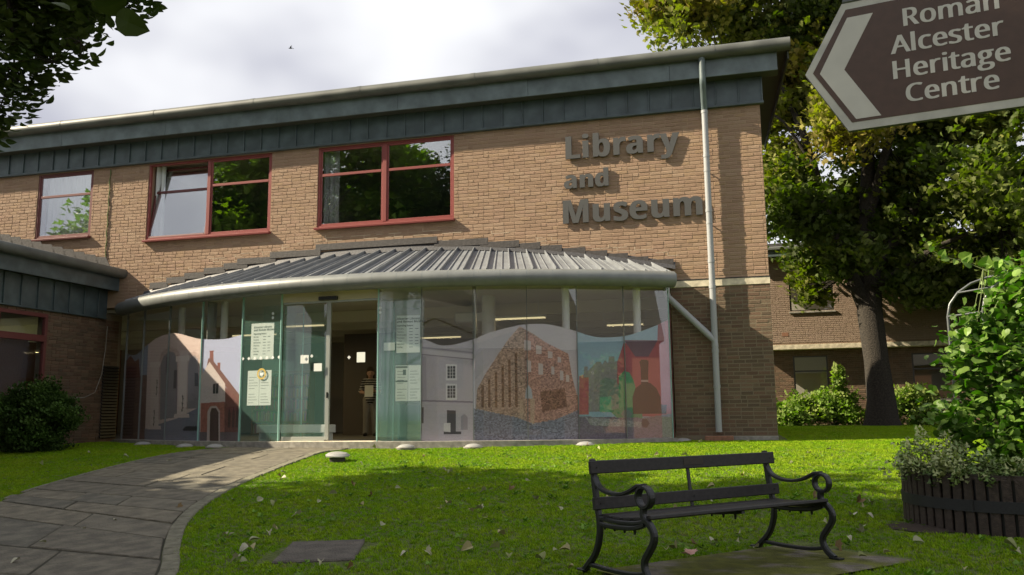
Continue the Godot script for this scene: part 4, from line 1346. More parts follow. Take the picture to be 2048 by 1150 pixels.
# ------------------------------------------------------------------ leaves and trees
const MAPLE := [[0.05, 0.03], [0.28, -0.02], [0.33, 0.12], [0.54, 0.26], [0.37, 0.36], [0.42, 0.60], [0.22, 0.57], [0.13, 0.80], [0.0, 1.0]]
const OVAL := [[0.10, 0.06], [0.25, 0.24], [0.30, 0.46], [0.22, 0.72], [0.0, 1.0]]
const VINE := [[0.20, -0.10], [0.42, -0.03], [0.53, 0.20], [0.47, 0.42], [0.42, 0.60], [0.22, 0.76], [0.0, 0.95]]

func leaf(b: MB, half: Array, t: Transform3D, fold := 0.25, curl := 0.25):
	for sx in [-1.0, 1.0]:
		var prev := Vector3(0, 0, 0)
		var mid := Vector3(0, 0.42, -curl * 0.15)
		for q in half:
			var p := Vector3(q[0] * sx, q[1], absf(q[0]) * fold - curl * q[1] * q[1])
			if sx > 0: b.tri(t * mid, t * prev, t * p)
			else: b.tri(t * mid, t * p, t * prev)
			prev = p

func leaf_cluster(half: Array, n: int, size: float, spread: float, seed_: int, hang := false, p0 := 0.7, p1 := 2.3) -> ArrayMesh:
	var r := RandomNumberGenerator.new()
	r.seed = seed_
	var b := MB.new()
	for i in n:
		var d := Vector3(r.randf_range(-1, 1), r.randf_range(-0.8, 0.8), r.randf_range(-1, 1)) * spread
		var bs := Basis(Vector3.UP, r.randf() * TAU) * Basis(Vector3.RIGHT, r.randf_range(p0, p1)) * Basis(Vector3.UP, r.randf_range(-0.6, 0.6))
		if hang: bs = Basis(Vector3.UP, r.randf() * TAU) * Basis(Vector3.RIGHT, r.randf_range(1.7, 3.3)) * Basis(Vector3.UP, r.randf_range(-0.7, 0.7))
		b.col = Color(1, 1, 1) * r.randf_range(0.8, 1.1)
		leaf(b, MAPLE if hang and i % 3 == 2 else half, Transform3D(bs.scaled(Vector3.ONE * size * r.randf_range(0.5 if hang else 0.75, 1.3 if hang else 1.2)), d), 0.22, r.randf_range(0.1, 0.4))
	return b.done()

# blobs: [centre, radius, leaf clusters, colour pick]; limbs: lists of [point, radius]; all measured from the foot
func plant(n: String, label: String, cat: String, at: Vector3, limbs: Array, blobs: Array, cluster: ArrayMesh, m: Material, cols: Array, seed_: int, sub := 9, group := "", part := "crown", wood := "bark", spreadk := 0.42) -> Node3D:
	var r := RandomNumberGenerator.new()
	r.seed = seed_
	var T := thing(n, label, cat, at, 0.0, group)
	var ends := []
	for i in limbs.size():
		var b := MB.new()
		var p := []
		var w := []
		for q in limbs[i]:
			p.append(q[0]); w.append(q[1])
			if i > 0 or limbs.size() == 1: ends.append(q[0])
		b.tube(p, w, 10 if i == 0 else 7)
		put(("trunk" if wood == "bark" else "stem") if i == 0 else ("limb" if wood == "bark" else "stem"), b.done(), M[wood], T)
	if ends.is_empty(): ends = [Vector3.ZERO]
	var xf := []
	var cc := PackedColorArray()
	var tw := MB.new()
	for e in blobs:
		var centre: Vector3 = e[0]
		var rad: float = e[1]
		var near: Vector3 = ends[0]
		for q in ends:
			if q.distance_squared_to(centre) < near.distance_squared_to(centre): near = q
		for k in sub:
			var d := Vector3(r.randfn(), r.randfn() * 0.85, r.randfn()).normalized() * rad * pow(r.randf(), 0.45)
			var c := centre + d
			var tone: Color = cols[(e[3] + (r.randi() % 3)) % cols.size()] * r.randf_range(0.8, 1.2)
			tw.tube([near, near.lerp(c, 0.5) + Vector3(r.randf() - 0.5, r.randf() * 0.6, r.randf() - 0.5) * rad * 0.25, c], [0.012 * rad + 0.006, 0.008 * rad + 0.004, 0.003], 4, false)
			for i in int(e[2] / sub):
				var o := Vector3(r.randfn(), r.randfn() * 0.75, r.randfn()) * rad * spreadk * 0.62
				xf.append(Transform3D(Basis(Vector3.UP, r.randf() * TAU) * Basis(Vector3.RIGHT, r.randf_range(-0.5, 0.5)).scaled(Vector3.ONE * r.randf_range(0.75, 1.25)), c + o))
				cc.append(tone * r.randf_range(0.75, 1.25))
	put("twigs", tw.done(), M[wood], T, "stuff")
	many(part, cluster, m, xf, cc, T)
	return T

func trees():
	var mc := leaf_cluster(MAPLE, 5, 0.235, 0.27, 5, false, 0.15, 2.9)
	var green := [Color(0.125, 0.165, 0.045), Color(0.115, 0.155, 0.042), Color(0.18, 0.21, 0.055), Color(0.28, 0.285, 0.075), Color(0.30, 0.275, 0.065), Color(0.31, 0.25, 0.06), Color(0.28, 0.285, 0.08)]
	var V := func(x: float, y: float, z: float) -> Vector3: return Vector3(x, y, z)
	var limbs := [
		[[V.call(0, -0.2, 0), 0.72], [V.call(0.0, 0.25, 0), 0.55], [V.call(0.02, 0.9, 0), 0.46], [V.call(-0.04, 2.2, 0), 0.40], [V.call(-0.14, 3.9, 0), 0.42], [V.call(-0.05, 5.0, -0.1), 0.36], [V.call(0.0, 7.0, -0.2), 0.29], [V.call(0.25, 10, -0.1), 0.2], [V.call(0.5, 14.5, 0.2), 0.1], [V.call(0.4, 18, 0), 0.03]],
		[[V.call(-0.1, 3.6, 0), 0.30], [V.call(-0.75, 5.3, 0.2), 0.24], [V.call(-1.3, 6.8, 0.4), 0.20], [V.call(-1.75, 9.2, 0.5), 0.16], [V.call(-2.0, 10.4, 0.4), 0.13], [V.call(-3.0, 13.5, 0.2), 0.07], [V.call(-3.6, 16, 0), 0.02]],
		[[V.call(0.05, 5.2, -0.1), 0.22], [V.call(1.4, 7.2, 0.3), 0.16], [V.call(3.0, 9.6, 0.8), 0.10], [V.call(4.4, 12.5, 0.6), 0.05]],
		[[V.call(0.0, 7.0, -0.2), 0.2], [V.call(0.75, 9.6, 0.5), 0.14], [V.call(1.7, 12, 1.0), 0.09], [V.call(2.2, 15.8, 1.0), 0.03]],
		[[V.call(-0.1, 4.6, 0), 0.14], [V.call(1.8, 5.8, 1.2), 0.09], [V.call(3.6, 6.4, 2.0), 0.04]],
		[[V.call(-1.3, 6.8, 0.4), 0.1], [V.call(-2.0, 7.0, 1.4), 0.06], [V.call(-2.6, 6.6, 2.2), 0.03]],
		[[V.call(-0.35, 4.4, 0.1), 0.06], [V.call(-1.2, 4.9, 0.8), 0.035], [V.call(-1.9, 4.5, 1.2), 0.015]],
		[[V.call(-1.75, 9.2, 0.5), 0.08], [V.call(-2.6, 10.6, 0.9), 0.05], [V.call(-4.4, 12.2, 1.0), 0.02]]]
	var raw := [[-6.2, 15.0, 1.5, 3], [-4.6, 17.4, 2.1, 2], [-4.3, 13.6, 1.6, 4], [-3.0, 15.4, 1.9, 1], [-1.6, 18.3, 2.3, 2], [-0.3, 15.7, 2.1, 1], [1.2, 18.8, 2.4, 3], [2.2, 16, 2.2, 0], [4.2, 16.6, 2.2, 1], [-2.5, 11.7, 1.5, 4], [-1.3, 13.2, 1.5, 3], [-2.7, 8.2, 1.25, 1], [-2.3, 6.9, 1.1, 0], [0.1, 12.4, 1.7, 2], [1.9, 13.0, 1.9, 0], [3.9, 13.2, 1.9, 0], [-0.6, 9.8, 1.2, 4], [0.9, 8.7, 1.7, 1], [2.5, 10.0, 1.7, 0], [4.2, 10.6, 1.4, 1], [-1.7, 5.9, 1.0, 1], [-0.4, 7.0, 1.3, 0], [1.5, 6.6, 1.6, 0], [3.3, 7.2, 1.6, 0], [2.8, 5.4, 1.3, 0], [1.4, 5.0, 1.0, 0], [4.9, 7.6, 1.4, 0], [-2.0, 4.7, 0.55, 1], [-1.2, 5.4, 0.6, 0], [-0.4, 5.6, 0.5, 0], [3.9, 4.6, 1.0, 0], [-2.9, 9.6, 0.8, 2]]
	var blobs := []
	var r := RandomNumberGenerator.new()
	r.seed = 12
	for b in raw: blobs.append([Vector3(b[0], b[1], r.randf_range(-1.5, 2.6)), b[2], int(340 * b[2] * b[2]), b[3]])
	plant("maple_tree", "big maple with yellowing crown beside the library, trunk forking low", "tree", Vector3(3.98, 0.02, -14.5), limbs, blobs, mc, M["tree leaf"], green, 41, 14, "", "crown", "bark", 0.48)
	# a darker tree farther right
	blobs = []
	for b in [[-1.6, 5.4, 1.6], [0.2, 6.2, 1.9], [1.8, 5.2, 1.8], [-2.2, 3.9, 1.1], [0.5, 4.2, 1.5], [2.6, 3.6, 1.4], [3.6, 6.2, 1.8], [1.2, 7.6, 1.4], [-0.9, 7.3, 1.3]]: blobs.append([Vector3(b[0], b[1], r.randf_range(-1, 1)), b[2], int(260 * b[2] * b[2]), 0])
	plant("background_tree", "dark dense tree behind the vine at the right edge", "tree", Vector3(11.0, 0, -15.5), [[[V.call(0, -0.2, 0), 0.3], [V.call(0.1, 2.5, 0), 0.22], [V.call(0.2, 5, 0), 0.14], [V.call(0.3, 8, 0), 0.04]], [[V.call(0.1, 2.5, 0), 0.12], [V.call(-1.6, 4.6, 0.3), 0.05]], [[V.call(0.1, 3, 0), 0.12], [V.call(2.6, 5, 0.3), 0.05]]], blobs, mc, M["dark leaf"], [Color(0.045, 0.07, 0.02), Color(0.036, 0.058, 0.018), Color(0.05, 0.075, 0.02)], 42, 10)
	# trees by the street at the left, which shade the lawn and stand mirrored in the windows
	var big := leaf_cluster(MAPLE, 6, 0.26, 0.36, 6)
	var street := [[Vector3(-16.0, -0.6, 13.8), 4.7, "broad street tree beyond the low wing", 51, 10.0], [Vector3(-23.0, -0.8, 13.5), 3.8, "street tree farthest from the path", 52, 7.8]]
	for s in street:
		blobs = []
		for k in 36:
			var d = Vector3(r.randfn(), r.randfn() * 0.7, r.randfn()).normalized() * s[1] * pow(r.randf(), 0.4)
			blobs.append([Vector3(0, s[4], 0) + d * Vector3(1, 0.8, 1), 1.35, 105, 0])
		plant("street_tree", s[2], "tree", s[0], [[[V.call(0, -0.3, 0), 0.34], [V.call(0.1, 3, 0), 0.26], [V.call(0, 6.5, 0.1), 0.18], [V.call(0.2, 11, 0), 0.05]], [[V.call(0.1, 4, 0), 0.15], [V.call(2.2, 7.5, 0.5), 0.07], [V.call(3.2, 9.5, 0.8), 0.03]], [[V.call(0.1, 4.4, 0), 0.15], [V.call(-2, 7.8, -0.6), 0.07]], [[V.call(0, 5, 0), 0.13], [V.call(0.3, 8, 2.6), 0.05]], [[V.call(0, 5, 0), 0.13], [V.call(0.3, 8, -2.4), 0.05]]], blobs, big, M["tree leaf"], [Color(0.15, 0.24, 0.04), Color(0.18, 0.26, 0.045), Color(0.13, 0.21, 0.035)], s[3], 8, "street trees left of the lawn")
	# the tree whose boughs hang in at the top left
	var oc := leaf_cluster(OVAL, 4, 0.12, 0.10, 7)
	blobs = []
	for k in 30:
		var d := Vector3(r.randfn(), r.randfn() * 0.7, r.randfn()).normalized() * 3.6 * pow(r.randf(), 0.4)
		var c := Vector3(-0.3, 9.1, 1.5) + d
		if c.x > 2.0 and c.y < 7.5: continue
		blobs.append([c, 1.2, 420, 0])
	for b in [[2.2, 5.95, -3.3, 0.50, 190], [1.6, 5.5, -3.3, 0.55, 220], [2.65, 5.85, -3.2, 0.40, 130], [3.05, 5.95, -3.1, 0.26, 60], [2.0, 4.95, -3.3, 0.36, 80], [2.4, 5.4, -3.3, 0.32, 70], [2.85, 5.5, -3.2, 0.24, 34], [1.5, 4.75, -3.2, 0.34, 70], [1.55, 4.3, -3.1, 0.2, 24], [1.85, 4.6, -3.1, 0.2, 18], [1.35, 6.2, -3.2, 0.6, 200], [2.5, 6.25, -3.2, 0.5, 150], [3.2, 6.15, -3.1, 0.26, 60], [2.3, 5.05, -3.25, 0.18, 13], [1.75, 5.15, -3.2, 0.38, 80]]:
		blobs.append([Vector3(b[0], b[1], b[2]), b[3], b[4], 0])
	var ol := [[[V.call(0, -0.3, 0), 0.36], [V.call(0, 3.2, 0), 0.28], [V.call(0.1, 6.2, -0.2), 0.2], [V.call(0.2, 10.5, -0.3), 0.05]],
		[[V.call(0, 4.6, 0), 0.12], [V.call(0.9, 6.2, -1.6), 0.08], [V.call(1.6, 6.3, -2.9), 0.05], [V.call(2.1, 5.95, -3.2), 0.028], [V.call(2.6, 5.85, -3.2), 0.014], [V.call(3.15, 5.9, -3.1), 0.006]],
		[[V.call(1.6, 6.3, -2.9), 0.03], [V.call(1.6, 5.5, -3.2), 0.018], [V.call(1.7, 4.9, -3.2), 0.010], [V.call(1.6, 4.25, -3.1), 0.004]],
		[[V.call(1.9, 6.1, -3.1), 0.016], [V.call(2.3, 5.5, -3.3), 0.010], [V.call(2.9, 5.5, -3.2), 0.004]],
		[[V.call(1.65, 5.2, -3.2), 0.012], [V.call(2.05, 4.95, -3.3), 0.008], [V.call(2.42, 5.1, -3.25), 0.003]],
		[[V.call(0.1, 5.5, 0), 0.13], [V.call(-1.8, 8, 0.5), 0.05]], [[V.call(0.1, 5.5, 0), 0.13], [V.call(0.5, 8, 2.4), 0.05]], [[V.call(0.1, 5.2, 0), 0.12], [V.call(0.6, 8.4, -2.6), 0.05]],
		[[V.call(0.0, 2.9, 0), 0.06], [V.call(3.0, 4.6, 0.9), 0.03], [V.call(5.2, 3.75, 1.6), 0.012], [V.call(6.0, 3.10, 1.58), 0.007], [V.call(6.52, 2.72, 1.55), 0.004]]]
	var T := plant("overhanging_tree", "tree at the left whose dark leafy boughs hang into the top corner", "tree", Vector3(-9.2, -0.85, 13.4), ol, blobs, oc, M["dark leaf"], [Color(0.065, 0.095, 0.03), Color(0.08, 0.11, 0.034), Color(0.055, 0.085, 0.028)], 53, 9)
	# the few near leaves at its tip
	for q in [[6.66, 2.70, 1.2, 0.3, -0.9, 0.115], [6.60, 2.73, 1.22, 1.2, -0.5, 0.105], [6.52, 2.75, 1.26, -0.5, 0.2, 0.11], [6.47, 2.72, 1.3, -1.2, -0.4, 0.10], [6.40, 2.80, 1.35, 0.5, 0.4, 0.11], [6.62, 2.78, 1.2, 0.9, 0.6, 0.09]]:
		var b := MB.new()
		b.col = Color(0.04, 0.062, 0.018)
		leaf(b, [[0.14, 0.05], [0.33, 0.25], [0.38, 0.5], [0.26, 0.78], [0.0, 1.0]], Transform3D(Basis(Vector3.BACK, q[4] - 1.2) * Basis(Vector3.UP, q[3]).scaled(Vector3.ONE * q[5]), Vector3(q[0], q[1], q[2])), 0.2, 0.3)
		put("leaf", b.done(), M["dark leaf"], T)

func shrubs():
	var V := func(x: float, y: float, z: float) -> Vector3: return Vector3(x, y, z)
	var sc := leaf_cluster(OVAL, 7, 0.06, 0.06, 8)
	var blobs := []
	var r := RandomNumberGenerator.new()
	r.seed = 5
	for k in 80:
		var d := Vector3(r.randfn(), r.randfn(), r.randfn()).normalized()
		blobs.append([V.call(0, 0.62, 0) + d * Vector3(0.52, 0.50, 0.52) + Vector3(0, -0.1 if d.y < 0 else 0.0, 0), 0.2, 64, 0])
	plant("round_bush", "round clipped dark green bush in front of the low wing", "bush", on_ground(-14.15, 2.6), [[[V.call(0, -0.1, 0), 0.05], [V.call(0, 0.6, 0), 0.03]]], blobs, sc, M["dark leaf"], [Color(0.045, 0.09, 0.016), Color(0.04, 0.075, 0.016), Color(0.06, 0.11, 0.02)], 61, 2, "", "leaves", "stem", 0.8)
	var rc := leaf_cluster(OVAL, 6, 0.14, 0.14, 9)
	var yg := [Color(0.22, 0.32, 0.06), Color(0.18, 0.28, 0.05), Color(0.28, 0.35, 0.09), Color(0.16, 0.24, 0.05)]
	for s in [[Vector3(1.25, 0, -15.7), 0.75, 0.95, "low yellow-green shrub nearest the library corner"], [Vector3(2.6, 0, -15.9), 0.85, 1.3, "taller yellow-green shrub with upright shoots under the rear window"], [Vector3(5.2, 0, -15.8), 0.9, 1.2, "yellow-green shrub right of the maple trunk"]]:
		blobs = []
		for k in 22:
			var a := r.randf() * TAU
			var q = sqrt(r.randf()) * s[1]
			blobs.append([V.call(cos(a) * q * 1.25, r.randf_range(0.15, s[2]) * (1.0 - 0.3 * q), sin(a) * q * 0.7), 0.28, 42, 0])
		if s[2] == 1.3:
			for k in 5: blobs.append([V.call(0.25, 1.2 + 0.2 * k, 0.1), 0.16 - 0.015 * k, 26, 2])
		plant("garden_shrub", s[3], "shrub", s[0], [[[V.call(0, -0.1, 0), 0.03], [V.call(0, 0.6, 0), 0.02]], [[V.call(0.1, 0, 0), 0.02], [V.call(0.4, 0.8, 0.1), 0.01]]], blobs, rc, M["tree leaf"], yg, 62 + int(s[2] * 10), 3, "shrubs against the rear wing", "leaves", "stem", 0.9)

# ------------------------------------------------------------------ bench
func bench():
	var B := thing("park_bench", "black cast iron bench with scrolled arms and dark wooden slats", "bench", Vector3(-1.81, -0.575, 10.31), 0.830)
	B.scale = Vector3(0.978, 1, 1)
	for e in [[0.03, "end_frame"], [1.965, "end_frame"]]:
		var F := Node3D.new()
		F.name = "end_frame"
		B.add_child(F, true)
		F.position.x = e[0]
		var P := func(z: float, y: float) -> Vector3: return Vector3(0, y, z)
		var post := MB.new()
		post.ribbon(curve([[-0.10, 0.0], [-0.045, 0.05], [0.03, 0.12], [0.075, 0.20], [0.10, 0.29], [0.10, 0.38], [0.075, 0.50], [0.05, 0.66], [0.03, 0.815]], 3), [0.045], 0.042)
		post.lathe(Vector3(0, 0.805, 0.03), [[0.0, -0.02], [0.026, -0.015], [0.026, 0.012], [0.0, 0.02]], 10)
		put("rear_leg", post.done(), M["bench iron"], F)
		var arm := MB.new()
		arm.ribbon(curve([[0.055, 0.69], [0.09, 0.635], [0.17, 0.597], [0.28, 0.583], [0.38, 0.592], [0.47, 0.622], [0.54, 0.655], [0.60, 0.662]], 4), [0.058], 0.026)
		var ring := []
		for k in 25: ring.append(P.call(0.605 + cos(PI / 2 - TAU * k / 24) * 0.069, 0.583 + sin(PI / 2 - TAU * k / 24) * 0.069))
		arm.ribbon(ring, [0.062], 0.026)
		put("armrest", arm.done(), M["bench iron"], F)
		var leg := MB.new()
		leg.ribbon(curve([[0.59, 0.515], [0.583, 0.47], [0.60, 0.435], [0.65, 0.40], [0.685, 0.35], [0.68, 0.29], [0.63, 0.22], [0.585, 0.16], [0.585, 0.10], [0.63, 0.04], [0.685, 0.005]], 3), [0.046], 0.044)
		leg.box(Vector3(0, 0.006, 0.70), Vector3(0.07, 0.014, 0.10), Basis(), 0.004)
		put("front_leg", leg.done(), M["bench iron"], F)
		var rail := MB.new()
		rail.ribbon(curve([[0.10, 0.36], [0.20, 0.352], [0.35, 0.355], [0.50, 0.368], [0.60, 0.40]], 3), [0.04], 0.034)
		rail.ribbon(curve([[0.10, 0.40], [0.3, 0.39], [0.5, 0.40], [0.62, 0.425]], 3), [0.04], 0.03)
		for z in [0.16, 0.27, 0.38, 0.49]: rail.lathe(Vector3(0, 0.318, z), [[0.0, 0.0], [0.008, 0.006], [0.012, 0.03]], 8)
		put("seat_rail", rail.done(), M["bench iron"], F)
		var br := MB.new()
		br.ribbon(curve([[-0.05, 0.055], [0.2, 0.045], [0.45, 0.05], [0.60, 0.075]], 3), [0.035], 0.03)
		br.box(Vector3(0, 0.006, -0.11), Vector3(0.07, 0.014, 0.09), Basis(), 0.004)
		put("brace", br.done(), M["bench iron"], F)
	var lean := Basis(Vector3.RIGHT, -0.09)
	for q in [[0.762, 0.068, 0.098], [0.503, 0.105, 0.090]]:
		var m := MB.new()
		m.box(Vector3(1.0, q[0], q[1]), Vector3(2.06, q[2], 0.03), lean, 0.006)
		var o := put("back_slat", m.done(), M["bench wood"], B)
		for x in [0.03, 1.0, 1.965]:
			var s := MB.new()
			s.tube([Vector3(x, q[0], q[1] + 0.012), Vector3(x, q[0], q[1] + 0.019)], [0.008, 0.007], 8)
			put("bolt", s.done(), M["bench iron"], o)
		if q[0] > 0.7:
			var p := MB.new()
			p.box(Vector3(1.04, q[0] + 0.005, q[1] + 0.0165), Vector3(0.22, 0.05, 0.003), lean, 0.001)
			put("plaque", p.done(), M["brass"], o)
	for q in [[0.17, 0.413, -0.05], [0.285, 0.411, 0.0], [0.40, 0.417, 0.06], [0.515, 0.428, 0.10], [0.61, 0.443, 0.16]]:
		var m := MB.new()
		m.box(Vector3(0.998, q[1], q[0]), Vector3(1.94, 0.028, 0.094), Basis(Vector3.RIGHT, -q[2]), 0.006)
		put("seat_slat", m.done(), M["bench wood"], B)
	var c := MB.new()
	c.ribbon([Vector3(1.0, 0.80, 0.045), Vector3(1.0, 0.50, 0.08), Vector3(1.0, 0.38, 0.10)], [0.035, 0.035, 0.035], 0.012, Vector3.RIGHT)
	c.ribbon([Vector3(1.0, 0.392, 0.10), Vector3(1.0, 0.388, 0.35), Vector3(1.0, 0.418, 0.62)], [0.035, 0.035, 0.035], 0.02, Vector3.RIGHT)
	for z in [0.3, 0.42, 0.54]: c.lathe(Vector3(1.0, 0.358, z), [[0.0, 0.0], [0.008, 0.006], [0.012, 0.04]], 8)
	put("middle_strap", c.done(), M["bench iron"], B)

func curve(p: Array, k: int) -> Array:   # [z, y] pairs to a smooth chain in the yz plane
	var out := []
	for i in p.size() - 1:
		for j in k:
			var t := j / float(k)
			var f := func(ix: int) -> float: return cubic_interpolate(p[i][ix], p[i + 1][ix], p[maxi(i - 1, 0)][ix], p[mini(i + 2, p.size() - 1)][ix], t)
			out.append(Vector3(0, f.call(1), f.call(0)))
	out.append(Vector3(0, p[-1][1], p[-1][0]))
	return out

# ------------------------------------------------------------------ planter, vine, arch
func planter():
	var c := Vector3(1.85, -0.52, 7.5)
	var P := thing("planter", "large round wooden planter of dark staves with an iron hoop", "planter", c)
	var n := 62
	for k in n:
		var a := TAU * k / n
		var b := MB.new()
		var h := 0.54 + rng.randf_range(-0.008, 0.008)
		b.box(Vector3(cos(a) * 1.0, h * 0.5 - 0.03, sin(a) * 1.0), Vector3(0.022, h, 0.078), Basis(Vector3.UP, -a + rng.randf_range(-0.05, 0.05)) * Basis(Vector3.RIGHT, rng.randf_range(-0.012, 0.012)), 0.004)
		put("stave", b.done(), M["stave"], P)
	var ring := func(r0: float, r1: float, y0: float, y1: float) -> ArrayMesh:
		var b := MB.new()
		b.lathe(Vector3.ZERO, [[r0, y0], [r1, y0], [r1, y1], [r0, y1], [r0, y0]], 48)
		return b.done()
	put("hoop", ring.call(1.012, 1.022, 0.215, 0.315), M["hoop"], P)
	put("rim", ring.call(0.93, 1.004, 0.49, 0.53), M["stave"], P)
	put("liner", ring.call(0.93, 0.975, -0.05, 0.49), M["black"], P)
	for k in 3:
		var a := 2.2 - 0.9 * k
		var b := MB.new()
		b.box(Vector3(cos(a) * 1.026, 0.265, sin(a) * 1.026), Vector3(0.012, 0.11, 0.02), Basis(Vector3.UP, -a), 0.003)
		put("hoop_joint", b.done(), M["hoop"], P)
	var so := MB.new()
	so.lathe(Vector3.ZERO, [[0.95, 0.42], [0.5, 0.47], [0.0, 0.5]], 32)
	put("soil", so.done(), M["soil"], P)
	var A := thing("plant_arch", "grey metal garden arch of two curved rails with rungs", "arch", Vector3(1.85, 0.0, 7.2))
	var rails := []
	for zz in [-0.25, 0.12]:
		var p := []
		var sh := 0.0 if zz < 0 else 0.24
		p.append(Vector3(-0.36 + sh, -0.05, zz))
		for k in 11:
			var t := PI * k / 10.0
			p.append(Vector3(0.24 + sh - cos(t) * 0.60, 1.55 + sin(t) * 0.42, zz))
		p.append(Vector3(0.84 + sh, -0.05, zz))
		var r := []
		for q in p: r.append(0.014)
		var b := MB.new()
		b.tube(p, r, 8)
		put("rail", b.done(), M["arch metal"], A)
		rails.append(p)
	for k in [1, 3, 5, 7]:
		var b := MB.new()
		b.tube([rails[0][k], rails[1][k]], [0.010, 0.010], 6)
		put("rung", b.done(), M["arch metal"], A)
	var V := func(x: float, y: float, z: float) -> Vector3: return Vector3(x, y, z)
	var vc := leaf_cluster(VINE, 5, 0.098, 0.13, 10, true)
	var vine_cols := [Color(0.135, 0.235, 0.034), Color(0.11, 0.20, 0.028), Color(0.175, 0.28, 0.046), Color(0.23, 0.33, 0.066), Color(0.15, 0.215, 0.04)]
	var blobs := []
	for b in [[-0.30, 0.55, 0.3, 0.27, 62], [-0.22, 0.95, 0.3, 0.27, 62], [-0.12, 1.28, 0.3, 0.22, 44], [-0.3, 1.15, 0.35, 0.16, 18], [-0.2, 1.42, 0.3, 0.10, 9], [0.10, 0.6, 0.4, 0.33, 84], [0.12, 1.0, 0.35, 0.28, 64], [0.40, 1.80, 0.2, 0.24, 46], [0.22, 1.84, 0.15, 0.12, 14], [0.55, 2.02, 0.2, 0.27, 54], [0.46, 1.45, 0.35, 0.22, 40], [0.36, 1.50, 0.3, 0.16, 22], [0.65, 1.72, 0.3, 0.28, 60], [0.0, 0.30, 0.6, 0.20, 34], [0.3, 0.45, 0.5, 0.28, 56], [0.75, 1.25, 0.4, 0.22, 40], [0.02, 1.92, 0.05, 0.07, 5]]: blobs.append([V.call(b[0], b[1], b[2]), b[3], b[4], 0])
	var vine := plant("climbing_vine", "bright green climbing vine with large lobed leaves on the arch", "vine", Vector3(1.85, 0.0, 7.2), [[[V.call(-0.1, 0, 0.2), 0.02], [V.call(-0.2, 0.8, 0.1), 0.016], [V.call(-0.1, 1.4, 0.1), 0.012], [V.call(0.2, 1.9, 0), 0.008]], [[V.call(0.3, 0, 0.1), 0.018], [V.call(0.4, 1.0, 0.1), 0.012], [V.call(0.6, 2.0, 0.1), 0.006]],
		[[V.call(0.2, 1.9, 0.1), 0.006], [V.call(-0.06, 1.99, 0.05), 0.005], [V.call(-0.25, 2.10, 0.02), 0.005], [V.call(-0.43, 2.15, 0.0), 0.004], [V.call(-0.52, 2.24, 0), 0.003], [V.call(-0.57, 2.33, 0), 0.002], [V.call(-0.61, 2.40, 0), 0.0015]]], blobs, vc, M["vine leaf"], vine_cols, 71, 4, "", "leaves", "stem", 0.9)
	for q in [[-0.61, 2.38, 0.03, 0.4], [-0.58, 2.33, 0.035, 2.2], [-0.55, 2.29, 0.045, 0.3], [-0.51, 2.22, 0.06, 2.4], [-0.44, 2.16, 0.08, 1.0], [-0.38, 2.14, 0.085, 3.6], [-0.25, 2.11, 0.12, 0.5], [-0.16, 2.06, 0.11, 2.9], [-0.05, 2.02, 0.13, 1.2], [0.05, 2.0, 0.12, 0.2], [-0.3, 2.1, 0.06, 4.2]]:
		var b := MB.new()
		b.col = vine_cols[3] if q[2] < 0.07 else vine_cols[2]
		leaf(b, VINE, Transform3D(Basis(Vector3.BACK, q[3] - 1.6) * Basis(Vector3.RIGHT, 0.5).scaled(Vector3.ONE * q[2]), Vector3(q[0], q[1], 0.03)), 0.2, 0.2)
		put("leaf", b.done(), M["vine leaf"], vine)
	var ic := leaf_cluster([[0.30, 0.0], [0.42, 0.25], [0.22, 0.4], [0.2, 0.7], [0, 1.0]], 5, 0.042, 0.04, 11)
	blobs = []
	for b in [[-0.94, 0.10, 0.1, 0.14, 50], [-0.88, 0.20, 0.3, 0.15, 56], [-0.90, 0.06, 0.35, 0.14, 52], [-0.78, 0.16, 0.52, 0.15, 60], [-0.64, 0.10, 0.68, 0.14, 52], [-0.46, 0.10, 0.8, 0.12, 40], [-0.80, 0.0, 0.58, 0.08, 24], [-0.64, 0.0, 0.75, 0.07, 18], [-0.2, 0.08, 0.88, 0.10, 24], [-0.05, 0.05, 0.92, 0.08, 14], [0.2, 0.08, 0.90, 0.10, 22], [0.4, 0.12, 0.82, 0.15, 46], [0.65, 0.16, 0.7, 0.18, 60], [-0.47, -0.03, 0.90, 0.05, 7], [0.15, 0.0, 0.99, 0.05, 6], [-0.95, -0.02, 0.2, 0.06, 10], [0.45, 0.0, 0.92, 0.06, 9], [-0.7, 0.2, 0.25, 0.14, 36]]: blobs.append([V.call(b[0], b[1], b[2]), b[3], b[4], 0])
	plant("ivy", "cream edged ivy spilling over the rim of the wooden planter", "ivy", Vector3(1.85, 0.0, 7.5), [[[V.call(0, -0.05, 0.1), 0.012], [V.call(-0.4, 0.1, 0.3), 0.008]], [[V.call(0.1, -0.05, 0.2), 0.012], [V.call(0.4, 0.1, 0.6), 0.008]]], blobs, ic, M["ivy leaf"], [Color(0.22, 0.30, 0.09), Color(0.14, 0.225, 0.055), Color(0.36, 0.40, 0.16), Color(0.10, 0.17, 0.04)], 72, 3, "", "leaves", "stem", 0.9)

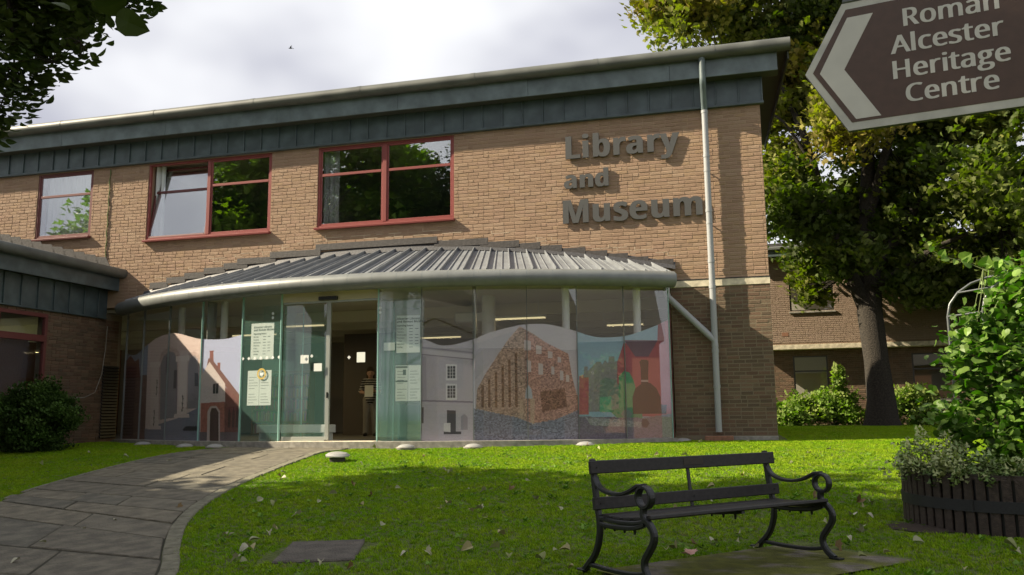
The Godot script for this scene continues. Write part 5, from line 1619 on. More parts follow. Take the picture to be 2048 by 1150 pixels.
# ------------------------------------------------------------------ sign
func finger_sign():
	var rt := Vector3(0.98, 0, 0.196).normalized()
	var S := thing("brown_sign", "brown arrow sign pointing left to the Roman Alcester Heritage Centre", "sign", Vector3(-0.405, 1.776, 13.671))
	S.basis = Basis(rt, Vector3.UP, rt.cross(Vector3.UP))
	var b := MB.new()
	b.prism([Vector2(0, 0), Vector2(0.137, 0.238), Vector2(0.95, 0.238), Vector2(0.95, -0.229), Vector2(0.131, -0.229)], Transform3D(Basis(), Vector3(0, 0, -0.02)), 0.018)
	put("back", b.done(), M["sign back"], S)
	b = MB.new()
	b.prism([Vector2(0.001, 0), Vector2(0.1375, 0.237), Vector2(0.949, 0.237), Vector2(0.949, -0.228), Vector2(0.1315, -0.228)], Transform3D(Basis(), Vector3(0, 0, -0.002)), 0.002)
	put("border", b.done(), M["sign border"], S)
	b = MB.new()
	b.prism([Vector2(0.027, 0.0), Vector2(0.149, 0.213), Vector2(0.690, 0.213), Vector2(0.690, -0.200), Vector2(0.144, -0.200)], Transform3D(), 0.0012)
	put("face", b.done(), M["sign brown"], S)
	b = MB.new()
	b.prism([Vector2(0.05, -0.006), Vector2(0.152, 0.182), Vector2(0.236, 0.182), Vector2(0.131, -0.006), Vector2(0.238, -0.190), Vector2(0.158, -0.190)], Transform3D(Basis(), Vector3(0, 0, 0.0012)), 0.0008)
	put("chevron", b.done(), M["sign white"], S)
	for q in [["Roman", 0.322, 0.112], ["Alcester", 0.285, 0.020], ["Heritage", 0.278, -0.070], ["Centre", 0.315, -0.158]]: letters(S, q[0], Vector3(q[1], q[2], 0.0018), 0.0885, 0.0012, M["sign white"], Vector3.RIGHT, 1.06, 400, 0.0024)
	b = MB.new()
	add_span(b, 0.14, 0.95, 0.238, 0.252, -0.04, 0.004, 0.003)
	put("top_channel", b.done(), M["sign back"], S)
	b = MB.new()
	b.tube([Vector3(0.86, -3.0, -0.07), Vector3(0.86, 0.8, -0.07)], [0.045, 0.045], 16)
	put("post", b.done(), M["sign back"], S)
	for y in [0.15, -0.15]: put("clip", span(0.80, 0.92, y - 0.02, y + 0.02, -0.06, -0.018, 0.004), M["sign back"], S)

# ------------------------------------------------------------------ lawn, path, litter
const EDGE_R := [[-2.2, 14.9], [-3.6, 13.3], [-4.6, 11.8], [-5.28, 10.58], [-5.8, 9.84], [-6.45, 8.82], [-6.93, 7.8], [-7.24, 6.89], [-7.47, 5.97], [-7.68, 4.83], [-7.88, 3.55], [-7.95, 2.8], [-7.6, 2.2]]
const EDGE_L := [[-5.2, 15.6], [-6.9, 13.8], [-8.1, 12.1], [-8.9, 10.4], [-9.35, 9.0], [-9.69, 7.81], [-9.98, 7.1], [-10.24, 6.14], [-10.45, 5.21], [-10.62, 4.2], [-10.68, 3.2], [-10.5, 2.6], [-10.15, 1.95]]

func edge(e: Array, t: float) -> Vector2:
	var f := clampf(t, 0.0, 0.9999) * (e.size() - 1)
	var i := int(f)
	var u := f - i
	var g := func(k: int) -> float: return cubic_interpolate(e[i][k], e[i + 1][k], e[maxi(i - 1, 0)][k], e[mini(i + 2, e.size() - 1)][k], u)
	return Vector2(g.call(0), g.call(1))

func on_path(t: float, s: float) -> Vector2:
	return edge(EDGE_L, t).lerp(edge(EDGE_R, t), s)

func stone(n: String, q: Array, up: float, thick: float, m: Material, parent: Node, bev := 0.012):
	var mid := Vector2.ZERO
	for p in q: mid += p * 0.25
	var tilt := [rng.randf_range(-0.004, 0.004), rng.randf_range(-0.004, 0.004)]
	var b := MB.new()
	var top := []
	var rimv := []
	for p in q:
		var d: Vector2 = p - mid
		var y: float = ground(p.x, p.y) + up + d.x * tilt[0] + d.y * tilt[1]
		rimv.append(Vector3(p.x, y - bev, p.y))
		var pi: Vector2 = p - d.normalized() * bev * 1.6
		top.append(Vector3(pi.x, y, pi.y))
	b.quad(top[3], top[2], top[1], top[0])
	for i in 4:
		var j := (i + 1) % 4
		b.quad(top[i], top[j], rimv[j], rimv[i])
		b.quad(rimv[i], rimv[j], rimv[j] - Vector3.UP * thick, rimv[i] - Vector3.UP * thick)
	put(n, b.done(), m, parent)

func lawn_and_path():
	var G := MB.new()
	var xs := []
	var zs := []
	var x := -20.0
	while x < 12.0:
		xs.append(x); x += 0.4
	for v in [-26.0, -40, -80, -300]: xs.push_front(v)
	for v in [12.0, 18, 30, 60, 120, 300]: xs.append(v)
	var z := -20.0
	while z < 20.0:
		zs.append(z); z += 0.4
	for v in [-26.0, -40, -80, -300]: zs.push_front(v)
	for v in [20.0, 30, 60, 120, 300]: zs.append(v)
	for i in xs.size() - 1:
		for k in zs.size() - 1:
			G.quad(on_ground(xs[i], zs[k], -0.006), on_ground(xs[i], zs[k + 1], -0.006), on_ground(xs[i + 1], zs[k + 1], -0.006), on_ground(xs[i + 1], zs[k], -0.006))
	var go := put("ground", G.done(), M["earth"])
	go.set_meta("kind", "structure")
	# the flagged path
	var P := Node3D.new()
	P.name = "path"
	add_child(P, true)
	P.set_meta("kind", "structure")
	var bed := MB.new()
	for i in 90:
		var t0 := i / 90.0
		var t1 := (i + 1) / 90.0
		for k in 6:
			var p := [on_path(t0, k / 6.0), on_path(t0, (k + 1) / 6.0), on_path(t1, (k + 1) / 6.0), on_path(t1, k / 6.0)]
			bed.quad(on_ground(p[3].x, p[3].y, 0.002), on_ground(p[2].x, p[2].y, 0.002), on_ground(p[1].x, p[1].y, 0.002), on_ground(p[0].x, p[0].y, 0.002))
	put("joint_bed", bed.done(), M["path bed"], P)
	var t := 0.0
	var row := 0
	while t < 1.0:
		var len_ := rng.randf_range(0.045, 0.075)
		if t + len_ > 0.985: len_ = 1.0 - t
		var n := 2 + (rng.randi() % 2)
		var cuts := [0.0]
		for k in range(1, n): cuts.append(clampf(k / float(n) + rng.randf_range(-0.10, 0.10), 0.05, 0.95))
		cuts.append(1.0)
		for k in n:
			var g := rng.randf_range(0.003, 0.007)
			var ta := t + rng.randf_range(0.0012, 0.0024)
			var tb := t + len_ - rng.randf_range(0.0012, 0.0024)
			var skew := rng.randf_range(-0.012, 0.012)
			stone("paving_slab", [on_path(ta, cuts[k] + g), on_path(ta, cuts[k + 1] - g), on_path(tb, cuts[k + 1] - g + skew * 0.3), on_path(tb, cuts[k] + g + skew * 0.3)], 0.014 + rng.randf_range(-0.004, 0.005), 0.05, M["flagstone %d" % (rng.randi() % 4)], P, 0.008)
		t += len_
		row += 1
	t = 0.06
	while t < 0.97:
		var l := rng.randf_range(0.022, 0.034)
		for side in [0, 1]:
			if side == 0 and rng.randf() < 0.25: continue
			var e: Array = EDGE_L if side == 0 else EDGE_R
			var w := 0.075 if side == 0 else 0.15
			var a := edge(e, t + 0.001)
			var b := edge(e, t + l - 0.001)
			var o := (b - a).normalized()
			o = Vector2(-o.y, o.x) * (-w if side == 0 else w)
			if side == 0: stone("kerb_stone", [a + o, a + o * 0.12, b + o * 0.12, b + o], 0.018, 0.06, M["kerb"], P, 0.01)
			else: stone("kerb_stone", [a + o * 0.03, a + o, b + o, b + o * 0.03], 0.022 + rng.randf_range(-0.005, 0.005), 0.06, M["kerb"], P, 0.012)
		t += l
	# slab in the lawn, mossy slab under the bench
	var s1 := thing("slab", "dark stone slab sunk in the lawn between path and bench", "slab")
	stone("stone", [Vector2(-4.72, 9.45), Vector2(-4.08, 9.25), Vector2(-3.86, 9.95), Vector2(-4.52, 10.15)], 0.016, 0.06, M["slab"], s1)
	var ms := thing("bench_slab", "mossy concrete slab under the bench's near feet", "slab")
	var b2 := MB.new()
	var nn := FastNoiseLite.new()
	nn.seed = 9
	nn.frequency = 1.6
	var o2 := Vector2(-1.73, 10.24)
	var ex := Vector2(0.675, -0.738) * 2.3
	var ey := Vector2(0.738, 0.675) * 1.15
	o2 -= ey * 0.06
	var N := 48
	for i in N:
		for k in 24:
			var pt := func(a: float, c: float) -> Vector2: return o2 + ex * a / N + ey * c / 24.0
			var pp := [pt.call(i, k), pt.call(i, k + 1), pt.call(i + 1, k + 1), pt.call(i + 1, k)]
			var cc := []
			for p in pp:
				var v: float = smoothstep(-0.5, 0.0, nn.get_noise_2d(p.x * 1.2, p.y * 1.2) + 0.5 * nn.get_noise_2d(p.x * 6.0, p.y * 6.0) + (0.12 if Vector2(p.x + 0.75, p.y - 9.75).length() < 0.6 else -0.12))
				cc.append(Color(1, 1, 1).lerp(Color(0.62, 0.76, 0.06), v))
			var y := -0.578
			var c0 := b2.c.size()
			b2.quad(Vector3(pp[0].x, y, pp[0].y), Vector3(pp[1].x, y, pp[1].y), Vector3(pp[2].x, y, pp[2].y), Vector3(pp[3].x, y, pp[3].y))
			var order := [0, 2, 1, 0, 3, 2]
			for q in 6: b2.c[c0 + q] = cc[order[q]]
	put("stone", b2.done(), M["mossy slab"], ms)
	var so := MB.new()
	for k in 20:
		var a0 := TAU * k / 20.0
		var a1 := TAU * (k + 1) / 20.0
		var q := func(a: float, m: float) -> Vector3: return on_ground(0.90 + cos(a) * m * (0.36 + 0.06 * sin(a * 3.0)), 8.02 + sin(a) * m * (0.28 + 0.05 * cos(a * 4.0)), 0.012 if m < 0.8 else 0.002)
		so.quad(q.call(a0, 1.0), q.call(a0, 0.6), q.call(a1, 0.6), q.call(a1, 1.0))
		so.tri(q.call(a0, 0.6), on_ground(0.9, 8.02, 0.02), q.call(a1, 0.6))
	put("soil", so.done(), M["soil"]).set_meta("kind", "structure")
	grass()

func lawn_at(x: float, z: float) -> bool:
	var r := Vector2(x - BAY.x, z - BAY.z).length()
	if r < 11.68 and x > -16 and x < -1.7: return false
	if x < -14.8 or (x < 0.03 and x > -1.9 and z < 0.06): return false
	if z < 0.0 and x < 0.2: return false
	if Vector2(x - 1.85, z - 7.5).length() < 1.04: return false
	var d := Vector2(x + 1.9, z - 10.42)
	var u := d.dot(Vector2(0.675, -0.738))
	var w := d.dot(Vector2(0.738, 0.675))
	if u > 0.26 and u < 2.54 and w > -0.06 and w < 1.07: return false
	if x > -4.72 and x < -3.9 and z > 9.3 and z < 10.1: return false
	return true

func grass():
	var lpoly := PackedVector2Array()
	for i in 60: lpoly.append(edge(EDGE_L, i / 59.0) + Vector2(-0.06, 0))
	for i in 60: lpoly.append(edge(EDGE_R, 1.0 - i / 59.0) + Vector2(0.14, 0.03))
	var r := RandomNumberGenerator.new()
	r.seed = 3
	var tufts := []
	for v in 2:
		var b := MB.new()
		for i in 10:
			var a := r.randf() * TAU
			var p := Vector3(cos(r.randf() * TAU), 0, sin(r.randf() * TAU)) * r.randf() * 0.035
			var h := r.randf_range(0.014, 0.030)
			var lean := Vector3(cos(a), 0, sin(a)) * h * r.randf_range(0.2, 1.0)
			var side := Vector3(-sin(a + 0.6), 0, cos(a + 0.6)) * 0.0024
			b.col = Color(1, 1, 1) * r.randf_range(0.8, 1.15)
			var m := p + lean * 0.4 + Vector3.UP * h * 0.6
			b.quad(p - side, p + side, m + side * 0.8, m - side * 0.8)
			b.tri(m - side * 0.8, m + side * 0.8, p + lean + Vector3.UP * h)
		tufts.append(b.done())
	var tone := FastNoiseLite.new()
	tone.seed = 4
	tone.frequency = 0.9
	var xf := [[], []]
	var cs := [PackedColorArray(), PackedColorArray()]
	for i in 560000:
		var x := r.randf_range(-15, 6.5)
		var z := r.randf_range(-14.5, 13.2)
		if z < -0.2 and (x < 0.1 or r.randf() < 0.6): continue
		var dz := 17.6 - z
		if x < -0.69 - dz * 1.06 - 0.6 or x > -0.69 + dz * 0.36 + 1.2: continue
		if not lawn_at(x, z): continue
		if x < -3.0 and Geometry2D.is_point_in_polygon(Vector2(x, z), lpoly): continue
		if absf(x - 0.95) < 0.35 and absf(z - 8.0) < 0.35 and r.randf() < 0.8: continue
		var n := tone.get_noise_2d(x, z) + 0.6 * tone.get_noise_2d(x * 5.0, z * 5.0)
		var c := Color(0.195, 0.35, 0.012).lerp(Color(0.28, 0.38, 0.022), clampf(0.5 + n, 0, 1)) * r.randf_range(0.75, 1.2)
		if r.randf() < 0.03: c = Color(0.26, 0.24, 0.08)
		var k := r.randi() % 2
		var s := r.randf_range(0.65, 1.1) * (1.0 + 0.25 * n)
		xf[k].append(Transform3D(Basis(Vector3.UP, r.randf() * TAU).scaled(Vector3(s * 1.15, s, s * 1.15)), on_ground(x, z, -0.008)))
		cs[k].append(c)
	var o := thing("grass", "", "grass")
	o.set_meta("kind", "stuff")
	o.set_meta("label", "short mown green lawn grass in front of the library")
	for k in 2: many("blades", tufts[k], M["grass blade"], xf[k], cs[k], o)
	var wd := leaf_cluster([[0.10, 0.1], [0.24, 0.4], [0.2, 0.75], [0.0, 1.0]], 6, 0.05, 0.012, 14, false, 0.9, 1.9)
	var wx := []
	var wc := PackedColorArray()
	for i in 900:
		var x := r.randf_range(-6.5, 2.0)
		var z := r.randf_range(3.0, 11.0)
		if tone.get_noise_2d(x * 1.4 + 40.0, z * 1.4) < 0.05 or not lawn_at(x, z) or Geometry2D.is_point_in_polygon(Vector2(x, z), lpoly): continue
		wx.append(Transform3D(Basis(Vector3.UP, r.randf() * TAU).scaled(Vector3.ONE * r.randf_range(0.5, 1.1)), on_ground(x, z, 0.014)))
		wc.append(Color(0.16, 0.27, 0.05) * r.randf_range(0.7, 1.3))
	many("weeds", wd, M["grass blade"], wx, wc, o)

const LITTER := {
	"mid": [[-5.61, 6.31], [-4.98, 7.07], [-4.89, 6.57], [-5.46, 7.06], [-4.8, 7.72], [-4.14, 8.76], [-3.47, 9.76], [-3.32, 9.69], [-3.93, 6.63], [-3.69, 6.64], [-3.46, 6.36], [-3.36, 5.93], [-2.98, 7.06], [-2.71, 7.54], [-2.53, 7.82], [-3.85, 7.83], [-3.51, 7.88], [-3.38, 7.84], [-3.88, 7.53], [-3.2, 8.25], [-2.89, 8.94], [-2.98, 9.48], [-2.72, 9.53], [-2.55, 9.83], [-2.25, 9.89], [-2.16, 9.27], [-2.12, 9.48], [-2.25, 9.52], [-1.97, 10.09], [-4.85, 4.91], [-4.61, 5.19], [-6.43, 4.29], [-3.74, 10.23], [-4.06, 10.15]],
	"sunny": [[-5.73, 3.4], [-7.12, 2.26], [-4.99, 1.77], [-3.3, 1.72], [-2.99, 2.47], [-2.92, 3.6], [-1.92, 3.22], [-1.48, 3.33], [-1.34, 1.2], [-0.56, 0.93], [0.31, 3.05], [0.01, 4.05], [0.66, 2.37], [-0.66, 5.19]],
	"verge": [[-7.2, 5.32], [-7.05, 5.66], [-6.83, 5.85], [-5.41, 7.63], [-6.6, 7.51], [-6.2, 7.61], [-5.94, 7.63], [-5.27, 8.29], [-5.5, 9.3], [-5.41, 9.38], [-5.23, 8.92], [-5.14, 9.14], [-5.0, 9.73], [-4.97, 9.76], [-5.09, 9.55], [-4.85, 10.11], [-4.71, 10.3], [-12.19, 4.56], [-12.48, 3.12], [-11.3, 3.6]],
	"path": [[-6.99, 8.0], [-7.24, 8.74], [-7.24, 9.19], [-7.1, 9.82], [-6.81, 10.42], [-10.01, 4.13]],
	"bench": [[-1.08, 7.05], [-1.01, 6.18], [-1.39, 7.58], [-1.91, 8.09], [-1.7, 7.95], [-2.15, 6.98], [-0.73, 8.37], [-0.76, 8.72], [-0.98, 8.72], [-1.33, 9.27], [-1.28, 9.02], [-0.58, 9.0], [-1.14, 8.83]],
	"planter": [[0.05, 6.64], [0.34, 7.72], [0.42, 6.94], [0.3, 8.32], [0.19, 8.53], [0.04, 8.87], [0.04, 7.98], [0.53, 6.77], [0.6, 6.88], [0.51, 7.18], [0.36, 8.21], [0.67, 8.78], [0.38, 9.21], [0.17, 9.35], [1.34, 8.86], [1.33, 9.17], [0.84, 9.69], [0.47, 7.63]]}

func litter():
	var looks := ["greenish tan", "straw coloured", "olive green", "pale cream", "yellowish", "dark brown"]
	var labels := {"mid": "dry leaf fallen on the shaded middle of the lawn", "sunny": "dry leaf fallen on the sunlit strip of lawn below the glass", "verge": "dry leaf fallen on the grass beside the path", "path": "dry leaf lying on the paving slabs of the path", "bench": "dry leaf fallen on the grass behind the bench", "planter": "dry leaf fallen on the grass near the wooden planter"}
	var kinds := []
	for v in 6:
		var b := MB.new()
		var twist := Basis(Vector3.BACK, 0.35 * (v - 2.5)) * Basis(Vector3(1, 1, 0).normalized(), 0.4 - 0.2 * v)
		b.col = [Color(0.30, 0.31, 0.18), Color(0.34, 0.33, 0.20), Color(0.24, 0.27, 0.10), Color(0.40, 0.39, 0.28), Color(0.33, 0.30, 0.14), Color(0.17, 0.11, 0.04)][v]
		leaf(b, MAPLE if v in [1, 5] else [[0.16, 0.05], [0.34, 0.2], [0.42, 0.42], [0.30, 0.7], [0.1, 0.93], [0.0, 1.0]], Transform3D(Basis(Vector3.RIGHT, -PI / 2 + 0.25) * twist, Vector3(0, 0.05, 0.05)), 0.7 + 0.25 * (v % 3), 0.35 + 0.3 * (v % 2))
		kinds.append(b.done())
	var first := {}
	for key in LITTER:
		var i := 0
		for p in LITTER[key]:
			var v := rng.randi() % 5 if rng.randf() < 0.9 else 5
			var o: MeshInstance3D
			if first.has(v):
				o = first[v].duplicate()
				o.name = numbered("fallen_leaf")
				add_child(o, true)
			else:
				o = put("fallen_leaf", kinds[v], M["fallen"])
				first[v] = o
			meta(o, looks[v] + " " + labels[key], "leaf", "fallen leaves, %s" % {"mid": "middle of the lawn", "sunny": "sunlit strip", "verge": "beside the path", "path": "on the path", "bench": "behind the bench", "planter": "near the planter"}[key])
			var s := rng.randf_range(0.05, 0.105)
			if key == "path": s *= 0.9
			o.transform = Transform3D(Basis(Vector3.UP, rng.randf() * TAU) * Basis(Vector3.RIGHT, rng.randf_range(-0.35, 0.35)) * Basis(Vector3.BACK, rng.randf_range(-0.4, 0.4)).scaled(Vector3.ONE * s), on_ground(p[0], p[1], 0.022 if key == "path" else 0.03))
			i += 1
	var pk := MB.new()
	pk.col = Color(0.62, 0.36, 0.30)
	leaf(pk, MAPLE, Transform3D(Basis(Vector3.RIGHT, -0.9).scaled(Vector3.ONE * 0.11)), 0.6, 0.5)
	leaf(pk, OVAL, Transform3D((Basis(Vector3.UP, 1.2) * Basis(Vector3.RIGHT, -1.2)).scaled(Vector3.ONE * 0.09)), 0.6, 0.3)
	var po := put("pink_leaf", pk.done(), M["fallen"])
	po.position = Vector3(-1.12, -0.565, 9.45)
	meta(po, "pinkish curled leaf on the edge of the mossy slab under the bench", "leaf")

func ground_lights():
	var spots := [[-24.9, "in the shade by the louvred corner"], [-17.6, "under the arches mural"], [-13.4, "under the gabled house mural"], [6.4, "under the right hand notices"], [12.3, "between the classical front and the brick ruin"], [22.0, "between the brick ruin and the steam engine"], [31.2, "at the right end of the glass"]]
	for s in spots:
		var p := arc(s[0], 12.16, 0)
		p.y = maxf(ground(p.x, p.z), 0.0) + 0.0
		if s[0] == 31.2: p = Vector3(-1.72, 0.03, 0.22)
		var o := thing("ground_light", "pale domed ground light %s" % s[1], "ground light", p, 0.0, "domed ground lights along the glass")
		var b := MB.new()
		b.lathe(Vector3.ZERO, [[0.15, -0.02], [0.155, 0.016], [0.142, 0.03], [0.105, 0.05], [0.05, 0.062], [0.0, 0.066]], 28)
		put("dome", b.done(), M["dome"], o)
		var c := MB.new()
		c.lathe(Vector3.ZERO, [[0.165, -0.03], [0.178, 0.0], [0.174, 0.012], [0.155, 0.014]], 28)
		put("ring", c.done(), M["concrete"], o)
	var o := thing("lawn_lamp", "larger round pale lamp on a dark base in the grass beside the path", "ground light", on_ground(-6.98, 3.95))
	var b := MB.new()
	b.lathe(Vector3.ZERO, [[0.12, -0.05], [0.13, 0.05], [0.11, 0.075]], 24)
	put("base", b.done(), M["dark frame"], o)
	b = MB.new()
	b.lathe(Vector3(0, 0.0, 0), [[0.10, 0.075], [0.19, 0.085], [0.195, 0.105], [0.15, 0.135], [0.08, 0.15], [0.0, 0.155]], 24)
	var cap := put("cap", b.done(), M["dome"], o)
	cap.rotation = Vector3(0.08, 0, -0.06)

# ------------------------------------------------------------------ the person in the doorway
class Body:
	var bones := []   # [a, b, ra, rb, colour pick]
	func field(p: Vector3, k: float) -> float:
		var d := 1e9
		for q in bones:
			var ab: Vector3 = q[1] - q[0]
			var h := clampf((p - q[0]).dot(ab) / maxf(ab.length_squared(), 1e-9), 0.0, 1.0)
			var e: float = p.distance_to(q[0] + ab * h) - lerpf(q[2], q[3], h)
			if d > 1e8: d = e
			else:
				var m := clampf(0.5 + 0.5 * (d - e) / k, 0.0, 1.0)
				d = lerpf(d, e, m) - k * m * (1.0 - m)
		return d
	func pick(p: Vector3) -> int:
		var best := 1e9
		var w := 0
		for q in bones:
			var ab: Vector3 = q[1] - q[0]
			var h := clampf((p - q[0]).dot(ab) / maxf(ab.length_squared(), 1e-9), 0.0, 1.0)
			var e: float = p.distance_to(q[0] + ab * h) - lerpf(q[2], q[3], h)
			if e < best:
				best = e; w = q[4]
		return w

# surface nets over the field of a body, added to a mesh builder
func skin(B: Body, cell: float, k: float, out: MB, paint: Callable):
	var lo := Vector3.ONE * 1e9
	var hi := -lo
	for q in B.bones:
		for e in [[q[0], q[2]], [q[1], q[3]]]:
			lo = lo.min(e[0] - Vector3.ONE * (e[1] + cell * 2)); hi = hi.max(e[0] + Vector3.ONE * (e[1] + cell * 2))
	var n := Vector3i(((hi - lo) / cell).ceil()) + Vector3i.ONE
	var f := PackedFloat32Array()
	f.resize(n.x * n.y * n.z)
	f.fill(1.0)
	for q in B.bones:   # visit only the cells near each bone
		var r: float = maxf(q[2], q[3]) + cell * 2.5
		var a := Vector3i(((q[0].min(q[1]) - Vector3.ONE * r - lo) / cell).floor()).clamp(Vector3i.ZERO, n - Vector3i.ONE)
		var e := Vector3i(((q[0].max(q[1]) + Vector3.ONE * r - lo) / cell).ceil()).clamp(Vector3i.ZERO, n - Vector3i.ONE)
		for z in range(a.z, e.z + 1):
			for y in range(a.y, e.y + 1):
				for x in range(a.x, e.x + 1):
					var i := x + n.x * (y + n.y * z)
					if f[i] == 1.0: f[i] = minf(B.field(lo + Vector3(x, y, z) * cell, k), 0.999)
	var vid := {}
	var vs := []
	var corner := [Vector3i(0, 0, 0), Vector3i(1, 0, 0), Vector3i(0, 1, 0), Vector3i(1, 1, 0), Vector3i(0, 0, 1), Vector3i(1, 0, 1), Vector3i(0, 1, 1), Vector3i(1, 1, 1)]
	var edges := [[0, 1], [2, 3], [4, 5], [6, 7], [0, 2], [1, 3], [4, 6], [5, 7], [0, 4], [1, 5], [2, 6], [3, 7]]
	for z in n.z - 1:
		for y in n.y - 1:
			for x in n.x - 1:
				var i := x + n.x * (y + n.y * z)
				var w := []
				var neg := 0
				for c in corner:
					var s := f[i + c.x + n.x * (c.y + n.y * c.z)]
					w.append(s)
					if s < 0.0: neg += 1
				if neg == 0 or neg == 8: continue
				var p := Vector3.ZERO
				var m := 0
				for e in edges:
					if (w[e[0]] < 0.0) != (w[e[1]] < 0.0):
						var t: float = w[e[0]] / (w[e[0]] - w[e[1]])
						p += Vector3(corner[e[0]]).lerp(Vector3(corner[e[1]]), t)
						m += 1
				vid[i] = vs.size()
				vs.append(lo + (Vector3(x, y, z) + p / m) * cell)
	var nr := []
	var cl := []
	for p in vs:
		var d := cell * 0.5
		nr.append(Vector3(B.field(p + Vector3(d, 0, 0), k) - B.field(p - Vector3(d, 0, 0), k), B.field(p + Vector3(0, d, 0), k) - B.field(p - Vector3(0, d, 0), k), B.field(p + Vector3(0, 0, d), k) - B.field(p - Vector3(0, 0, d), k)).normalized())
		cl.append(paint.call(p, B.pick(p)))
	var st := [1, n.x, n.x * n.y]
	for i in vid:
		for ax in 3:
			var s0 := f[i]
			var s1 := f[i + st[ax]]
			if (s0 < 0.0) == (s1 < 0.0): continue
			var u: int = st[(ax + 1) % 3]
			var v: int = st[(ax + 2) % 3]
			if not (vid.has(i - u) and vid.has(i - v) and vid.has(i - u - v)): continue
			var q := [vid[i], vid[i - u], vid[i - u - v], vid[i - v]]
			if s0 >= 0.0: q.reverse()
			for t in [0, 2, 1, 0, 3, 2]:
				out.v.append(vs[q[t]]); out.n.append(nr[q[t]]); out.uv.append(Vector2.ZERO); out.c.append(cl[q[t]])

